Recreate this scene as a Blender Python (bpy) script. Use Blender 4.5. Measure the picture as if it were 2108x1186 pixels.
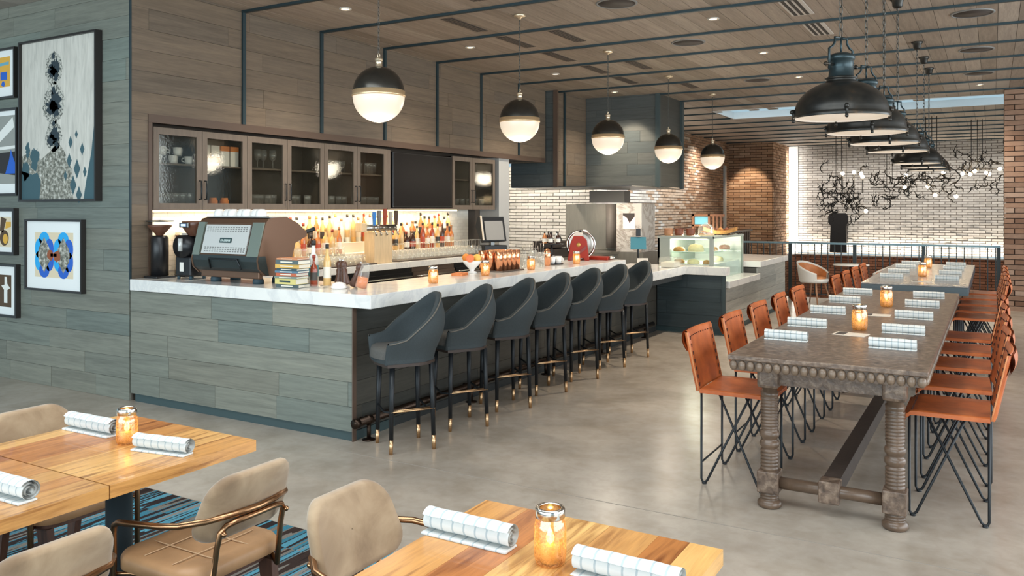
import bpy, bmesh, math, random
from mathutils import Vector, Matrix
random.seed(7)
for o in list(bpy.data.objects): bpy.data.objects.remove(o)
SC = bpy.context.scene
COL = SC.collection
PI = math.pi
R = math.radians

# ---------------------------------------------------------------- camera
cd = bpy.data.cameras.new('camera'); cam = bpy.data.objects.new('camera', cd); COL.objects.link(cam)
cam.location = (0, 0, 1.70)
cam.rotation_euler = (R(90), 0, R(30.2))
cd.sensor_width = 36; cd.lens = 1700/2108*36
cd.shift_y = -(593-430)/2108
cd.clip_start = .05; cd.clip_end = 200
SC.camera = cam
SC.cycles.transparent_max_bounces = 24

# ---------------------------------------------------------------- world, exposure, big lights
w = bpy.data.worlds.new('world'); SC.world = w; w.use_nodes = True
bg = w.node_tree.nodes['Background']
bg.inputs[0].default_value = (.58, .80, .92, 1); bg.inputs[1].default_value = .62
SC.view_settings.view_transform = 'Standard'; SC.view_settings.look = 'None'
SC.view_settings.gamma = 1; SC.view_settings.use_curve_mapping = False
SC.view_settings.exposure = .29

def area(name, loc, rot, sx, sy, power, col, spread=None):
    l = bpy.data.lights.new(name, 'AREA'); l.shape = 'RECTANGLE'; l.size = sx; l.size_y = sy
    l.energy = power; l.color = col
    if spread: l.spread = spread
    o = bpy.data.objects.new(name, l); COL.objects.link(o); o.location = loc; o.rotation_euler = rot
    return o
def spot(name, loc, tgt, power, col, ang=60, blend=.6, rad=.04):
    l = bpy.data.lights.new(name, 'SPOT'); l.energy = power; l.color = col
    l.spot_size = R(ang); l.spot_blend = blend; l.shadow_soft_size = rad
    o = bpy.data.objects.new(name, l); COL.objects.link(o); o.location = loc
    d = Vector(tgt)-Vector(loc); o.rotation_euler = d.to_track_quat('-Z', 'Y').to_euler()
    return o
def point(name, loc, power, col, rad=.05):
    l = bpy.data.lights.new(name, 'POINT'); l.energy = power; l.color = col; l.shadow_soft_size = rad
    o = bpy.data.objects.new(name, l); COL.objects.link(o); o.location = loc
    return o
WARM = (1, .80, .58); WARM2 = (1, .88, .72); COOL = (.80, .93, 1)
area('daylight_front_windows', (-3.5, -4.5, 2.0), (R(90), 0, 0), 13, 3.2, 600, COOL)
area('daylight_side_windows', (5.5, 6.0, 2.0), (0, R(90), 0), 3.2, 16, 700, (.9, .96, 1))
area('overhead_fill', (-1.7, 1.9, 3.9), (0, 0, 0), 7.0, 1.6, 170, (.94, .98, 1))  # unseen overhead lamp added to brighten the floor and front tables

# ---------------------------------------------------------------- material helpers
def lin(c):
    return tuple(((v/255)/12.92 if v/255 <= .04045 else ((v/255+.055)/1.055)**2.4) for v in c)+(1,)
MATS = {}
class NT:
    def __init__(s, name):
        s.m = bpy.data.materials.new(name); s.m.use_nodes = True; s.t = s.m.node_tree
        s.p = s.t.nodes['Principled BSDF']; s.out = s.t.nodes['Material Output']; MATS[name] = s.m
    def n(s, typ, **k):
        n = s.t.nodes.new(typ)
        for a, b in k.items():
            if a.startswith('i_'): n.inputs[a[2:].replace('_', ' ')].default_value = b
            else: setattr(n, a, b)
        return n
    def l(s, a, b): s.t.links.new(a, b)
    def pos(s, scale=(1, 1, 1), obj=False, rnd=0):
        if obj: src = s.n('ShaderNodeTexCoord').outputs['Object']
        else: src = s.n('ShaderNodeNewGeometry').outputs['Position']
        if rnd:
            oi = s.n('ShaderNodeObjectInfo'); ml = s.n('ShaderNodeMath', operation='MULTIPLY'); ml.inputs[1].default_value = rnd
            s.l(oi.outputs['Random'], ml.inputs[0])
            ad = s.n('ShaderNodeVectorMath', operation='ADD'); s.l(src, ad.inputs[0]); s.l(ml.outputs[0], ad.inputs[1]); src = ad.outputs[0]
        mp = s.n('ShaderNodeMapping'); mp.inputs['Scale'].default_value = scale; s.l(src, mp.inputs['Vector'])
        return mp.outputs[0]
    def noise(s, vec, scale=5, detail=4, rough=.55, dist=0):
        n = s.n('ShaderNodeTexNoise'); n.inputs['Scale'].default_value = scale; n.inputs['Detail'].default_value = detail
        n.inputs['Roughness'].default_value = rough; n.inputs['Distortion'].default_value = dist
        if vec is not None: s.l(vec, n.inputs['Vector'])
        return n.outputs['Fac']
    def ramp(s, fac, stops, interp='LINEAR'):
        r = s.n('ShaderNodeValToRGB'); r.color_ramp.interpolation = interp
        e = r.color_ramp.elements
        while len(e) < len(stops): e.new(.5)
        for el, (p, c) in zip(e, stops): el.position = p; el.color = c
        s.l(fac, r.inputs[0]); return r.outputs[0]
    def mix(s, fac, a, b, typ='MIX'):
        m = s.n('ShaderNodeMix', data_type='RGBA', blend_type=typ)
        for sock, v in ((m.inputs[0], fac), (m.inputs[6], a), (m.inputs[7], b)):
            if isinstance(v, (int, float)): sock.default_value = v
            elif isinstance(v, tuple): sock.default_value = v
            else: s.l(v, sock)
        return m.outputs[2]
    def bump(s, h, strength=.3, dist=.01):
        b = s.n('ShaderNodeBump'); b.inputs['Strength'].default_value = strength; b.inputs['Distance'].default_value = dist
        s.l(h, b.inputs['Height']); s.l(b.outputs[0], s.p.inputs['Normal']); return b
    def base(s, c):
        if isinstance(c, tuple): s.p.inputs['Base Color'].default_value = c
        else: s.l(c, s.p.inputs['Base Color'])
    def set(s, **k):
        for a, b in k.items(): s.p.inputs[a.replace('_', ' ')].default_value = b
        return s
def mat(name, rgb, rough=.5, metal=0, var=.0, nscale=8, bump=0, bscale=60, spec=.5, obj=False, stretch=(1, 1, 1), coat=0, rnd=0):
    if name in MATS: return MATS[name]
    t = NT(name); t.set(Roughness=rough, Metallic=metal, Specular_IOR_Level=spec, Coat_Weight=coat)
    c = lin(rgb)
    if var:
        f = t.noise(t.pos(stretch, obj=obj, rnd=rnd), nscale, 5)
        lo = tuple(v*(1-var) for v in c[:3])+(1,); hi = tuple(min(1, v*(1+var)) for v in c[:3])+(1,)
        t.base(t.ramp(f, [(.3, lo), (.7, hi)]))
    else: t.base(c)
    if bump: t.bump(t.noise(t.pos(stretch, obj=obj), bscale, 3), bump, .004)
    return t.m
def emis(name, rgb, strength):
    if name in MATS: return MATS[name]
    t = NT(name); t.base((.8, .8, .8, 1)); t.set(Emission_Color=lin(rgb), Emission_Strength=strength); return t.m
def glass(name, rgb=(255, 255, 255), alpha=.25, rough=.03, bump=0, gloss=.3, sparkle_white=0):
    if name in MATS: return MATS[name]
    t = NT(name); t.t.nodes.remove(t.p)
    tr = t.n('ShaderNodeBsdfTransparent'); tr.inputs[0].default_value = lin(rgb)
    gl = t.n('ShaderNodeBsdfGlossy'); gl.inputs['Color'].default_value = lin(rgb); gl.inputs['Roughness'].default_value = rough
    lw = t.n('ShaderNodeLayerWeight'); lw.inputs[0].default_value = .5
    pw = t.n('ShaderNodeMath', operation='POWER'); t.l(lw.outputs['Facing'], pw.inputs[0]); pw.inputs[1].default_value = 4
    ml = t.n('ShaderNodeMath', operation='MULTIPLY'); t.l(pw.outputs[0], ml.inputs[0]); ml.inputs[1].default_value = min(1, gloss*2.4)
    ad = t.n('ShaderNodeMath', operation='ADD', use_clamp=True); t.l(ml.outputs[0], ad.inputs[0]); ad.inputs[1].default_value = alpha
    if bump:
        bp = t.n('ShaderNodeBump'); bp.inputs['Strength'].default_value = bump; bp.inputs['Distance'].default_value = .004
        t.l(t.noise(t.pos(), 55, 2), bp.inputs['Height']); t.l(bp.outputs[0], gl.inputs['Normal'])
    mx = t.n('ShaderNodeMixShader'); t.l(ad.outputs[0], mx.inputs[0]); t.l(tr.outputs[0], mx.inputs[1]); t.l(gl.outputs[0], mx.inputs[2])
    last = mx
    if sparkle_white:  # white diffuse share imitates the bright sparkle of clear glass
        tl = t.n('ShaderNodeBsdfTranslucent'); tl.inputs[0].default_value = (.95, .95, .93, 1); df = t.n('ShaderNodeBsdfDiffuse'); df.inputs[0].default_value = (.95, .95, .93, 1)
        m3 = t.n('ShaderNodeMixShader'); m3.inputs[0].default_value = .5; t.l(tl.outputs[0], m3.inputs[1]); t.l(df.outputs[0], m3.inputs[2])
        m4 = t.n('ShaderNodeMixShader'); m4.inputs[0].default_value = sparkle_white; t.l(mx.outputs[0], m4.inputs[1]); t.l(m3.outputs[0], m4.inputs[2]); last = m4
    t.l(last.outputs[0], t.out.inputs[0]); return t.m
def planks_mat(name, cols, axis, rough=.5, grain=1.0, bump=.15, spec=.4, coat=0, obj=False):
    """wood boards: every board (object) gets its own tone; grain runs along axis"""
    t = NT(name); t.set(Roughness=rough, Specular_IOR_Level=spec, Coat_Weight=coat, Coat_Roughness=.15)
    sc = [9, 9, 9]; sc[axis] = .55
    v = t.pos(tuple(sc), obj=obj, rnd=37)
    g = t.noise(v, 2.2, 6, .62, .6)
    g2 = t.noise(v, 9, 4, .6)
    oi = t.n('ShaderNodeObjectInfo')
    n = len(cols); tone = t.ramp(oi.outputs['Random'], [(i/(n-1), lin(c)) for i, c in enumerate(cols)])
    gr = t.ramp(g, [(.28, (.74, .74, .74, 1)), (.5, (.97, .97, .97, 1)), (.72, (1.14, 1.13, 1.11, 1))])
    c = t.mix(grain, tone, gr, 'MULTIPLY')
    gr2 = t.ramp(g2, [(.35, (.84, .84, .84, 1)), (.6, (1.06, 1.06, 1.06, 1))])
    c = t.mix(grain*.7, c, gr2, 'MULTIPLY'); t.base(c)
    t.bump(g2, bump, .004)
    return t.m

# ---------------------------------------------------------------- mesh builder
class MB:
    def __init__(s): s.v = []; s.f = []; s.s = []
    def add(s, vs, fs, smooth=False, M=None):
        o = len(s.v)
        if M is not None: vs = [tuple(M @ Vector(p)) for p in vs]
        s.v += [tuple(p) for p in vs]; s.f += [tuple(i+o for i in f) for f in fs]; s.s += [smooth]*len(fs); return s
    def bx(s, x0, x1, y0, y1, z0, z1, M=None):
        vs = [(x, y, z) for x in (x0, x1) for y in (y0, y1) for z in (z0, z1)]
        return s.add(vs, [(0, 1, 3, 2), (4, 6, 7, 5), (0, 4, 5, 1), (2, 3, 7, 6), (0, 2, 6, 4), (1, 5, 7, 3)], False, M)
    def lathe(s, prof, n=16, c=(0, 0, 0), M=None, smooth=True, caps=True, a0=0, a1=2*PI):
        vs = []; fs = []; m = len(prof); full = abs(a1-a0-2*PI) < 1e-6; k = n if full else n+1
        for i in range(k):
            a = a0+(a1-a0)*i/n
            for r, z in prof: vs.append((c[0]+r*math.cos(a), c[1]+r*math.sin(a), c[2]+z))
        for i in range(n):
            j = (i+1) % k
            for q in range(m-1): fs.append((i*m+q, j*m+q, j*m+q+1, i*m+q+1))
        if caps and full:
            if prof[0][0] > 1e-5: fs.append(tuple(i*m for i in range(n))[::-1])
            if prof[-1][0] > 1e-5: fs.append(tuple(i*m+m-1 for i in range(n)))
        return s.add(vs, fs, smooth, M)
    def cyl(s, p0, p1, r0, r1=None, n=12, smooth=True):
        r1 = r0 if r1 is None else r1
        p0 = Vector(p0); p1 = Vector(p1); d = p1-p0; L = d.length
        M = Matrix.Translation(p0) @ d.to_track_quat('Z', 'Y').to_matrix().to_4x4()
        return s.lathe([(r0, 0), (r1, L)], n, M=M, smooth=smooth)
    def sphere(s, c, r, n=14, m=8, sz=1):
        prof = [(max(1e-6, r*math.sin(PI*i/m)), -r*sz*math.cos(PI*i/m)) for i in range(m+1)]
        return s.lathe(prof, n, c, caps=False)
    def tube(s, pts, r, n=8, closed=False):
        P = [Vector(p) for p in pts]; N = len(P); vs = []; fs = []
        prev = None
        for i, p in enumerate(P):
            if closed: t = (P[(i+1) % N]-P[i-1])
            else: t = (P[min(i+1, N-1)]-P[max(i-1, 0)])
            t.normalize()
            if prev is None:
                up = Vector((0, 0, 1)) if abs(t.z) < .95 else Vector((1, 0, 0))
                a = t.cross(up).normalized()
            else:
                a = (prev-t*prev.dot(t))
                a = a.normalized() if a.length > 1e-6 else t.orthogonal().normalized()
            prev = a; b = t.cross(a)
            rr = r[i] if isinstance(r, (list, tuple)) else r
            for k in range(n):
                q = 2*PI*k/n; vs.append(p+a*rr*math.cos(q)+b*rr*math.sin(q))
        for i in range(N if closed else N-1):
            j = (i+1) % N
            for k in range(n): fs.append((i*n+k, i*n+(k+1) % n, j*n+(k+1) % n, j*n+k))
        if not closed: fs.append(tuple(range(n))[::-1]); fs.append(tuple((N-1)*n+k for k in range(n)))
        return s.add(vs, fs, True)
    def prism(s, poly, a, b, plane='xy', M=None, smooth=False):
        def pt(u, v, w): return {'xy': (u, v, w), 'xz': (u, w, v), 'yz': (w, u, v)}[plane]
        n = len(poly); vs = [pt(u, v, a) for u, v in poly]+[pt(u, v, b) for u, v in poly]
        fs = [tuple(range(n))[::-1], tuple(range(n, 2*n))]
        o = len(s.f); s.add(vs, fs+[(i, (i+1) % n, n+(i+1) % n, n+i) for i in range(n)], False, M)
        if smooth:
            for k in range(o+2, len(s.s)): s.s[k] = True
        return s
    def grid(s, fn, nu, nv, smooth=True, cu=False, cv=False):
        vs = [fn(i/(nu if cu else nu-1), j/(nv if cv else nv-1)) for i in range(nu) for j in range(nv)]
        fs = []
        for i in range(nu if cu else nu-1):
            for j in range(nv if cv else nv-1):
                i2 = (i+1) % nu; j2 = (j+1) % nv; fs.append((i*nv+j, i2*nv+j, i2*nv+j2, i*nv+j2))
        return s.add(vs, fs, smooth)
    def mesh(s, name, m, bevel=0, seg=2, subsurf=0):
        me = bpy.data.meshes.new(name); me.from_pydata(s.v, [], s.f)
        me.polygons.foreach_set('use_smooth', s.s)
        bm = bmesh.new(); bm.from_mesh(me)
        bmesh.ops.remove_doubles(bm, verts=bm.verts, dist=1e-6)
        bmesh.ops.recalc_face_normals(bm, faces=bm.faces)
        if bevel:
            bmesh.ops.bevel(bm, geom=list(bm.edges), offset=bevel, segments=seg, profile=.5, affect='EDGES', clamp_overlap=True)
            for f in bm.faces: f.smooth = False
        bm.to_mesh(me); bm.free()
        me.materials.append(MATS[m] if isinstance(m, str) else m); me.update()
        return me
    def build(s, name, m, parent=None, bevel=0, seg=2, loc=None, rz=0):
        o = bpy.data.objects.new(name, s.mesh(name, m, bevel, seg)); COL.objects.link(o)
        if parent: o.parent = parent
        if loc: o.location = loc
        if rz: o.rotation_euler.z = rz
        return o
def tag(o, label=None, cat=None, group=None, kind=None):
    if label: o['label'] = label
    if cat: o['category'] = cat
    if group: o['group'] = group
    if kind: o['kind'] = kind
    return o
def empty(name, loc=(0, 0, 0), rz=0, label=None, cat=None, group=None):
    o = bpy.data.objects.new(name, None); COL.objects.link(o); o.location = loc; o.rotation_euler = (0, 0, rz)
    o.empty_display_size = .1
    return tag(o, label, cat, group)
def copy_tree(o, parent=None):
    c = o.copy(); COL.objects.link(c); c.parent = parent
    for ch in list(o.children): copy_tree(ch, c)
    return c
def inst(proto, used, loc, rz=0, label=None, group=None, cat=None):
    """first call places the prototype itself, later calls place copies"""
    o = proto if not used else copy_tree(proto)
    used.append(1); o.location = loc; o.rotation_euler = (0, 0, rz)
    return tag(o, label, cat, group)
def share(name, me, parent=None, loc=(0, 0, 0), rot=(0, 0, 0), scale=(1, 1, 1)):
    o = bpy.data.objects.new(name, me); COL.objects.link(o); o.parent = parent
    o.location = loc; o.rotation_euler = rot; o.scale = scale; return o
def unit_box(name, m): return MB().bx(-.5, .5, -.5, .5, -.5, .5).mesh(name, m)
def piece(name, me, parent, x0, x1, y0, y1, z0, z1):
    return share(name, me, parent, ((x0+x1)/2, (y0+y1)/2, (z0+z1)/2), (0, 0, 0), (x1-x0, y1-y0, z1-z0))
def rrect(w, h, r, n=5, cx=0, cy=0):
    pts = []
    for sx, sy, a in ((1, 1, 0), (-1, 1, 90), (-1, -1, 180), (1, -1, 270)):
        for i in range(n+1):
            q = R(a+90*i/n); pts.append((cx+sx*(w/2-r)+r*math.cos(q), cy+sy*(h/2-r)+r*math.sin(q)))
    return pts
def struct(name, mb, m, bevel=0):
    o = mb.build(name, m, None, bevel); o['kind'] = 'structure'; return o

# ================================================================ MATERIALS
def island_mat(name, cols, rough=.8, bump=.25, grime=.35, nscale=14, spec=.3):
    t = NT(name); t.set(Roughness=rough, Specular_IOR_Level=spec)
    g = t.n('ShaderNodeNewGeometry'); n = len(cols)
    c = t.ramp(g.outputs['Random Per Island'], [(i/(n-1), lin(k)) for i, k in enumerate(cols)])
    f = t.noise(t.pos(), nscale, 5); c = t.mix(grime, c, t.ramp(f, [(.3, (.6, .6, .6, 1)), (.7, (1.15, 1.15, 1.15, 1))]), 'MULTIPLY')
    t.base(c); t.bump(f, bump, .01); return t.m
def objrand_mat(name, cols, rough=.8, bump=.25, grime=.35, nscale=14, spec=.3):
    t = NT(name); t.set(Roughness=rough, Specular_IOR_Level=spec)
    g = t.n('ShaderNodeObjectInfo'); n = len(cols)
    c = t.ramp(g.outputs['Random'], [(i/(n-1), lin(k)) for i, k in enumerate(cols)])
    f = t.noise(t.pos(), nscale, 5); c = t.mix(grime, c, t.ramp(f, [(.3, (.6, .6, .6, 1)), (.7, (1.15, 1.15, 1.15, 1))]), 'MULTIPLY')
    t.base(c); t.bump(f, bump, .01); return t.m
WALLC = [(116, 121, 112), (130, 130, 118), (110, 118, 111), (124, 123, 111), (118, 127, 119)]
planks_mat('wall_planks_x', WALLC, 0, .55)
planks_mat('wall_planks_y', [(107, 93, 78), (115, 100, 84), (99, 88, 76), (110, 95, 79), (103, 93, 82)], 1, .55)
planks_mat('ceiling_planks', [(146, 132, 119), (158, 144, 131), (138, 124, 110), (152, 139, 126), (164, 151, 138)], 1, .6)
planks_mat('hood_planks_shaded', [(72, 78, 78), (82, 84, 82), (66, 74, 76)], 0, .5)  # plank tone darkened to hold the weaker light on the hood
planks_mat('case_planks_lit', [(160, 160, 152), (172, 171, 163), (152, 153, 147)], 1, .5)  # lit side of the case: cool light put into a paler plank tone
planks_mat('case_planks_shaded', [(54, 66, 70), (60, 71, 74), (50, 62, 67)], 0, .5)  # shaded face of the case: weaker light put into a darker tone
planks_mat('bar_front_planks', [(70, 68, 62), (78, 75, 67), (64, 65, 61), (74, 71, 64)], 1, .5)  # dark-stained boards, toned down further where less light falls on the bar front
mat('batten_steel', (48, 64, 69), .45, .5)
mat('dark_toe_kick', (58, 76, 78), .5)
mat('dark_trim', (84, 66, 54), .5)
mat('plaster', (200, 198, 192), .9)
mat('recess_dark', (70, 62, 54), .7)
t = NT('concrete'); t.set(Roughness=.32, Specular_IOR_Level=.5)
p = t.pos(); f1 = t.noise(p, .55, 6, .6, .4); f2 = t.noise(p, 2.6, 4, .55); f3 = t.noise(p, 40, 3)
c = t.ramp(f1, [(.32, lin((163, 151, 138))), (.5, lin((178, 167, 153))), (.68, lin((189, 178, 165)))])
c = t.mix(.9, c, t.ramp(f2, [(.3, (.80, .77, .73, 1)), (.52, (1, 1, 1, 1)), (.72, (1.12, 1.12, 1.12, 1))]), 'MULTIPLY')
sp = t.ramp(t.noise(t.pos((1, 2.2, 1)), 2.1, 3, .5, .5), [(.62, (1, 1, 1, 1)), (.80, (.90, .86, .81, 1))])
f4 = t.noise(p, 11, 4, .6, .5); c = t.mix(.6, c, t.ramp(f4, [(.32, (.86, .84, .82, 1)), (.55, (1, 1, 1, 1)), (.7, (1.06, 1.06, 1.06, 1))]), 'MULTIPLY'); t.base(c); t.bump(f3, .06, .002)
t.set(Roughness=.24)
def marble(name, base, vein, rough=.15):
    t = NT(name); t.set(Roughness=rough, Specular_IOR_Level=.6)
    f = t.noise(t.pos(), 1.6, 8, .62, 1.6); f2 = t.noise(t.pos(), 7, 5, .6, .8)
    c = t.ramp(f, [(.42, lin(base)), (.487, lin(vein)), (.52, lin(base))])
    c = t.mix(.35, c, t.ramp(f2, [(.3, (.86, .87, .88, 1)), (.6, (1, 1, 1, 1))]), 'MULTIPLY'); t.base(c); return t.m
marble('marble', (228, 226, 220), (213, 212, 209))
marble('marble_grey', (196, 191, 184), (150, 138, 128), .35)

# ================================================================ STRUCTURE
YW = 4.62; XS = -6.60; ZC = 3.72
floor = struct('floor', MB().bx(-11, 6, -5, 16.6, -.2, 0), 'concrete')
flow = struct('floor_lower', MB().bx(-11, 6, 16.6, 29, -2.2, -2.0), 'concrete')
# saw-cut joints in the slab
mat('joint', (150, 141, 130), .8)
ub = unit_box('joint', 'joint')
for (x0, x1, y0, y1) in ((-4.0, 6, 4.405, 4.411), (-4.0, 6, 10.2, 10.206)):
    piece('saw_joint', ub, floor, x0, x1, y0, y1, -.004, .0015)

# ceiling slab with the skylight opening and an added gap for the overhead fill
SK = (-5.0, 1.6, 16.9, 18.5)
mb = MB()
mb.bx(-11, 6, -5, 1.0, ZC+.02, ZC+.2).bx(-11, 6, 2.8, SK[2]-.035, ZC+.02, ZC+.2).bx(-11, -5.3, 1, 2.8, ZC+.02, ZC+.2).bx(1.9, 6, 1, 2.8, ZC+.02, ZC+.2).bx(-11, 6, SK[3]+.035, 29, ZC+.02, ZC+.2)
mb.bx(-11, SK[0]-.035, SK[2]-.035, SK[3]+.035, ZC+.02, ZC+.2).bx(SK[1]+.035, 6, SK[2]-.035, SK[3]+.035, ZC+.02, ZC+.2)
ceiling = struct('ceiling', mb, 'recess_dark')
# skylight shaft
mat('shaft_white', (226, 232, 234), .8)
sh = MB()
sh.bx(SK[0]-.03, SK[0], SK[2], SK[3], ZC-.005, ZC+.16).bx(SK[1], SK[1]+.03, SK[2], SK[3], ZC-.005, ZC+.16)
sh.bx(SK[0]-.03, SK[1]+.03, SK[2]-.03, SK[2], ZC-.005, ZC+.16).bx(SK[0]-.03, SK[1]+.03, SK[3], SK[3]+.03, ZC-.005, ZC+.16)
sky = struct('window_1', sh, 'shaft_white')
t = NT('skylight_glass'); t.t.nodes.remove(t.p)   # frosted pane: daylight from above passes through it diffusely
tl = t.n('ShaderNodeBsdfTranslucent'); tl.inputs[0].default_value = (.93, .97, .98, 1); t.l(tl.outputs[0], t.out.inputs[0])
for k in range(4):
    a = SK[0]+(SK[1]-SK[0])*k/4; b = SK[0]+(SK[1]-SK[0])*(k+1)/4
    MB().add([(a, SK[2], ZC+.14), (b, SK[2], ZC+.14), (b, SK[3], ZC+.14), (a, SK[3], ZC+.14)], [(0, 1, 2, 3)]).build('pane', 'skylight_glass', sky)
# ceiling boards
cb = unit_box('plank', 'ceiling_planks')
PW = .19; far = MB(); BT = [5.893+1.13*i for i in range(-6, 21)]
near = 0
x = XS
def in_sky(x0, x1, y0, y1): return x1 > SK[0] and x0 < SK[1] and y1 > SK[2] and y0 < SK[3]
for i in range(40):
    x0 = XS+i*PW; x1 = x0+PW-.004
    y = 5.893-1.13*(1+(i % 2))
    while y < 14.0:
        L = 1.13*random.choice((1, 2, 2, 3)); y1 = y+L-.003
        near += 1
        piece('plank', cb, ceiling, x0, x1, y, y1, ZC-random.uniform(0, .002), ZC+.02)
        y += L
    while y < 28.5:
        L = 2.26; y1 = min(y+L, 29)
        if in_sky(x0, x1, y, y1):
            if y < SK[2]: far.bx(x0, x1, y, SK[2]-.03, ZC, ZC+.02)
            if y1 > SK[3]: far.bx(x0, x1, SK[3]+.03, y1-.003, ZC, ZC+.02)
        else: far.bx(x0, x1, y, y1-.003, ZC, ZC+.02)
        y += L
for i in range(-21, 40):   # boards outside the lens or further off
    x0 = XS+i*PW; x1 = x0+PW-.004
    if i < 0:
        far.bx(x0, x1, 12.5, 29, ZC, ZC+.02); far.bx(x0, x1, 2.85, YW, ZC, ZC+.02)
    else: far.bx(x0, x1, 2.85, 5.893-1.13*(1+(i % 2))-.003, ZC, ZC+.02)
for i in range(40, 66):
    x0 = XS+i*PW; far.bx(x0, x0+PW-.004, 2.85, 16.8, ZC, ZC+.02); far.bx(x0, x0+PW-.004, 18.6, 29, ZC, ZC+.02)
island_mat('ceiling_planks_daylit', [(164, 154, 144), (174, 165, 155), (156, 146, 136), (180, 171, 161)], .6, .1, .3, 6)  # same wood as the near boards, paled to carry the daylight in its colour
tag(far.build('plank_field', 'ceiling_planks_daylit', ceiling), kind='stuff')
bb = unit_box('batten', 'batten_steel')
for y in BT:
    if y < 2.9: continue
    if SK[2]-.1 < y < SK[3]+.1:
        piece('batten', bb, ceiling, XS if y < 12.6 else -7.2, SK[0]-.04, y-.021, y+.021, ZC-.026, ZC+.01); continue
    piece('batten', bb, ceiling, -10 if y < YW else (XS if y < 12.6 else -7.2), 6, y-.021, y+.021, ZC-.026, ZC+.01)

# ---- left wall (boards run along X)
wl = struct('wall_left', MB().bx(-11, XS, YW+.02, YW+.2, 0, ZC), 'recess_dark')
pl = unit_box('plank', 'wall_planks_x')
def boards_x(parent, x0, x1, z0, z1, yf, me, h=.19, thick=.02, lens=(.7, 1.0, 1.3, 1.7, 2.1), face=-1, zoff=0):
    z = z0
    while z < z1-.01:
        zt = min(z+h, z1); x = x0-random.uniform(0, 1.2)
        while x < x1:
            L = random.choice(lens); a = max(x, x0); b = min(x+L, x1)
            if b-a > .01:
                e = random.uniform(0, .0025)
                piece('plank', me, parent, a+.0012, b-.0012, yf-e if face < 0 else yf-thick, yf+thick if face < 0 else yf+e, z+.0012, zt-.0012)
            x += L
        z = zt
def boards_y(parent, y0, y1, z0, z1, xf, me, h=.19, thick=.02, lens=(.9, 1.3, 1.7, 2.1), face=1):
    z = z0
    while z < z1-.01:
        zt = min(z+h, z1); y = y0-random.uniform(0, 1.2)
        while y < y1:
            L = random.choice(lens); a = max(y, y0); b = min(y+L, y1)
            if b-a > .01:
                e = random.uniform(0, .0025)
                piece('plank', me, parent, xf-thick if face > 0 else xf-e, xf+e if face > 0 else xf+thick, a+.0012, b-.0012, z+.0012, zt-.0012)
            y += L
        z = zt
boards_x(wl, -10.2, XS-.012, 0, ZC, YW, pl)
struct('trim_1', MB().bx(XS-.012, XS+.002, YW-.004, YW+.012, .98, ZC), 'batten_steel')

# ---- wall behind the bar: soffit with boards, recess with cabinets and tiles
wb = struct('wall_back', MB().bx(XS-.9, XS-.02, YW+.2, 12.45, 2.52, ZC).bx(XS-.9, XS-.02, YW+.2, 4.80, 0, 2.52)
            .bx(XS-.45, XS-.37, 4.80, 10.97, 0, 2.52), 'recess_dark')
pb = unit_box('plank', 'wall_planks_y')
boards_y(wb, YW+.012, 12.45, 2.56, ZC, XS, pb)
boards_y(wb, YW+.012, 4.795, .98, 2.56, XS, pb)
piece('soffit_end', pb, wb, XS-.9, XS, 12.45, 12.47, 2.49, ZC)
bv = unit_box('batten', 'batten_steel')
for y in BT:
    if 5 < y < 12.4: piece('batten', bv, wb, XS-.01, XS+.022, y-.02, y+.02, 2.56, ZC)
tr = struct('trim_2', MB().bx(XS-.06, XS+.012, 4.795, 12.45, 2.485, 2.56).bx(XS-.06, XS+.012, 4.795, 4.835, .98, 2.484), 'dark_trim')
# white tiles behind the bottles
mat('grout', (206, 200, 186), .9)
objrand_mat('tile_glaze', [(232, 228, 216), (240, 237, 228), (226, 222, 212)], .22, .03, .1, 3, .5)
island_mat('tile_glaze_far', [(232, 228, 216), (240, 237, 228), (226, 222, 212)], .22, .03, .1, 3, .5)
bs = struct('wall_tiles', MB().bx(XS-.37, XS-.352, 4.80, 10.60, .95, 1.70), 'grout')
tm = unit_box('tile', 'tile_glaze'); tf = MB()
TW, TH = .155, .048; nt = 0
for r in range(12):
    z0 = 1.675-(r+1)*TH; y = 4.80-(TW/2 if r % 2 else 0); 
    while y < 10.6:
        a = max(y, 4.80)+.0015; b = min(y+TW, 10.6)-.0015
        if b > a:
            if nt < 300 and y < 8.6 : piece('tile', tm, bs, XS-.352, XS-.346, a, b, z0+.0015, z0+TH-.0015); nt += 1
            else: tf.bx(XS-.352, XS-.346, a, b, z0+.0015, z0+TH-.0015)
        y += TW
tag(tf.build('tile_field', 'tile_glaze_far', bs), kind='stuff')
# pale post closing the recess
mat('post_grey', (176, 176, 174), .6)
struct('trim_3', MB().bx(XS-.5, XS-.02, 10.97, 11.28, 0, 2.49), 'post_grey')

def smooth01(x): x = max(0, min(1, x)); return x*x*(3-2*x)
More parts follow.
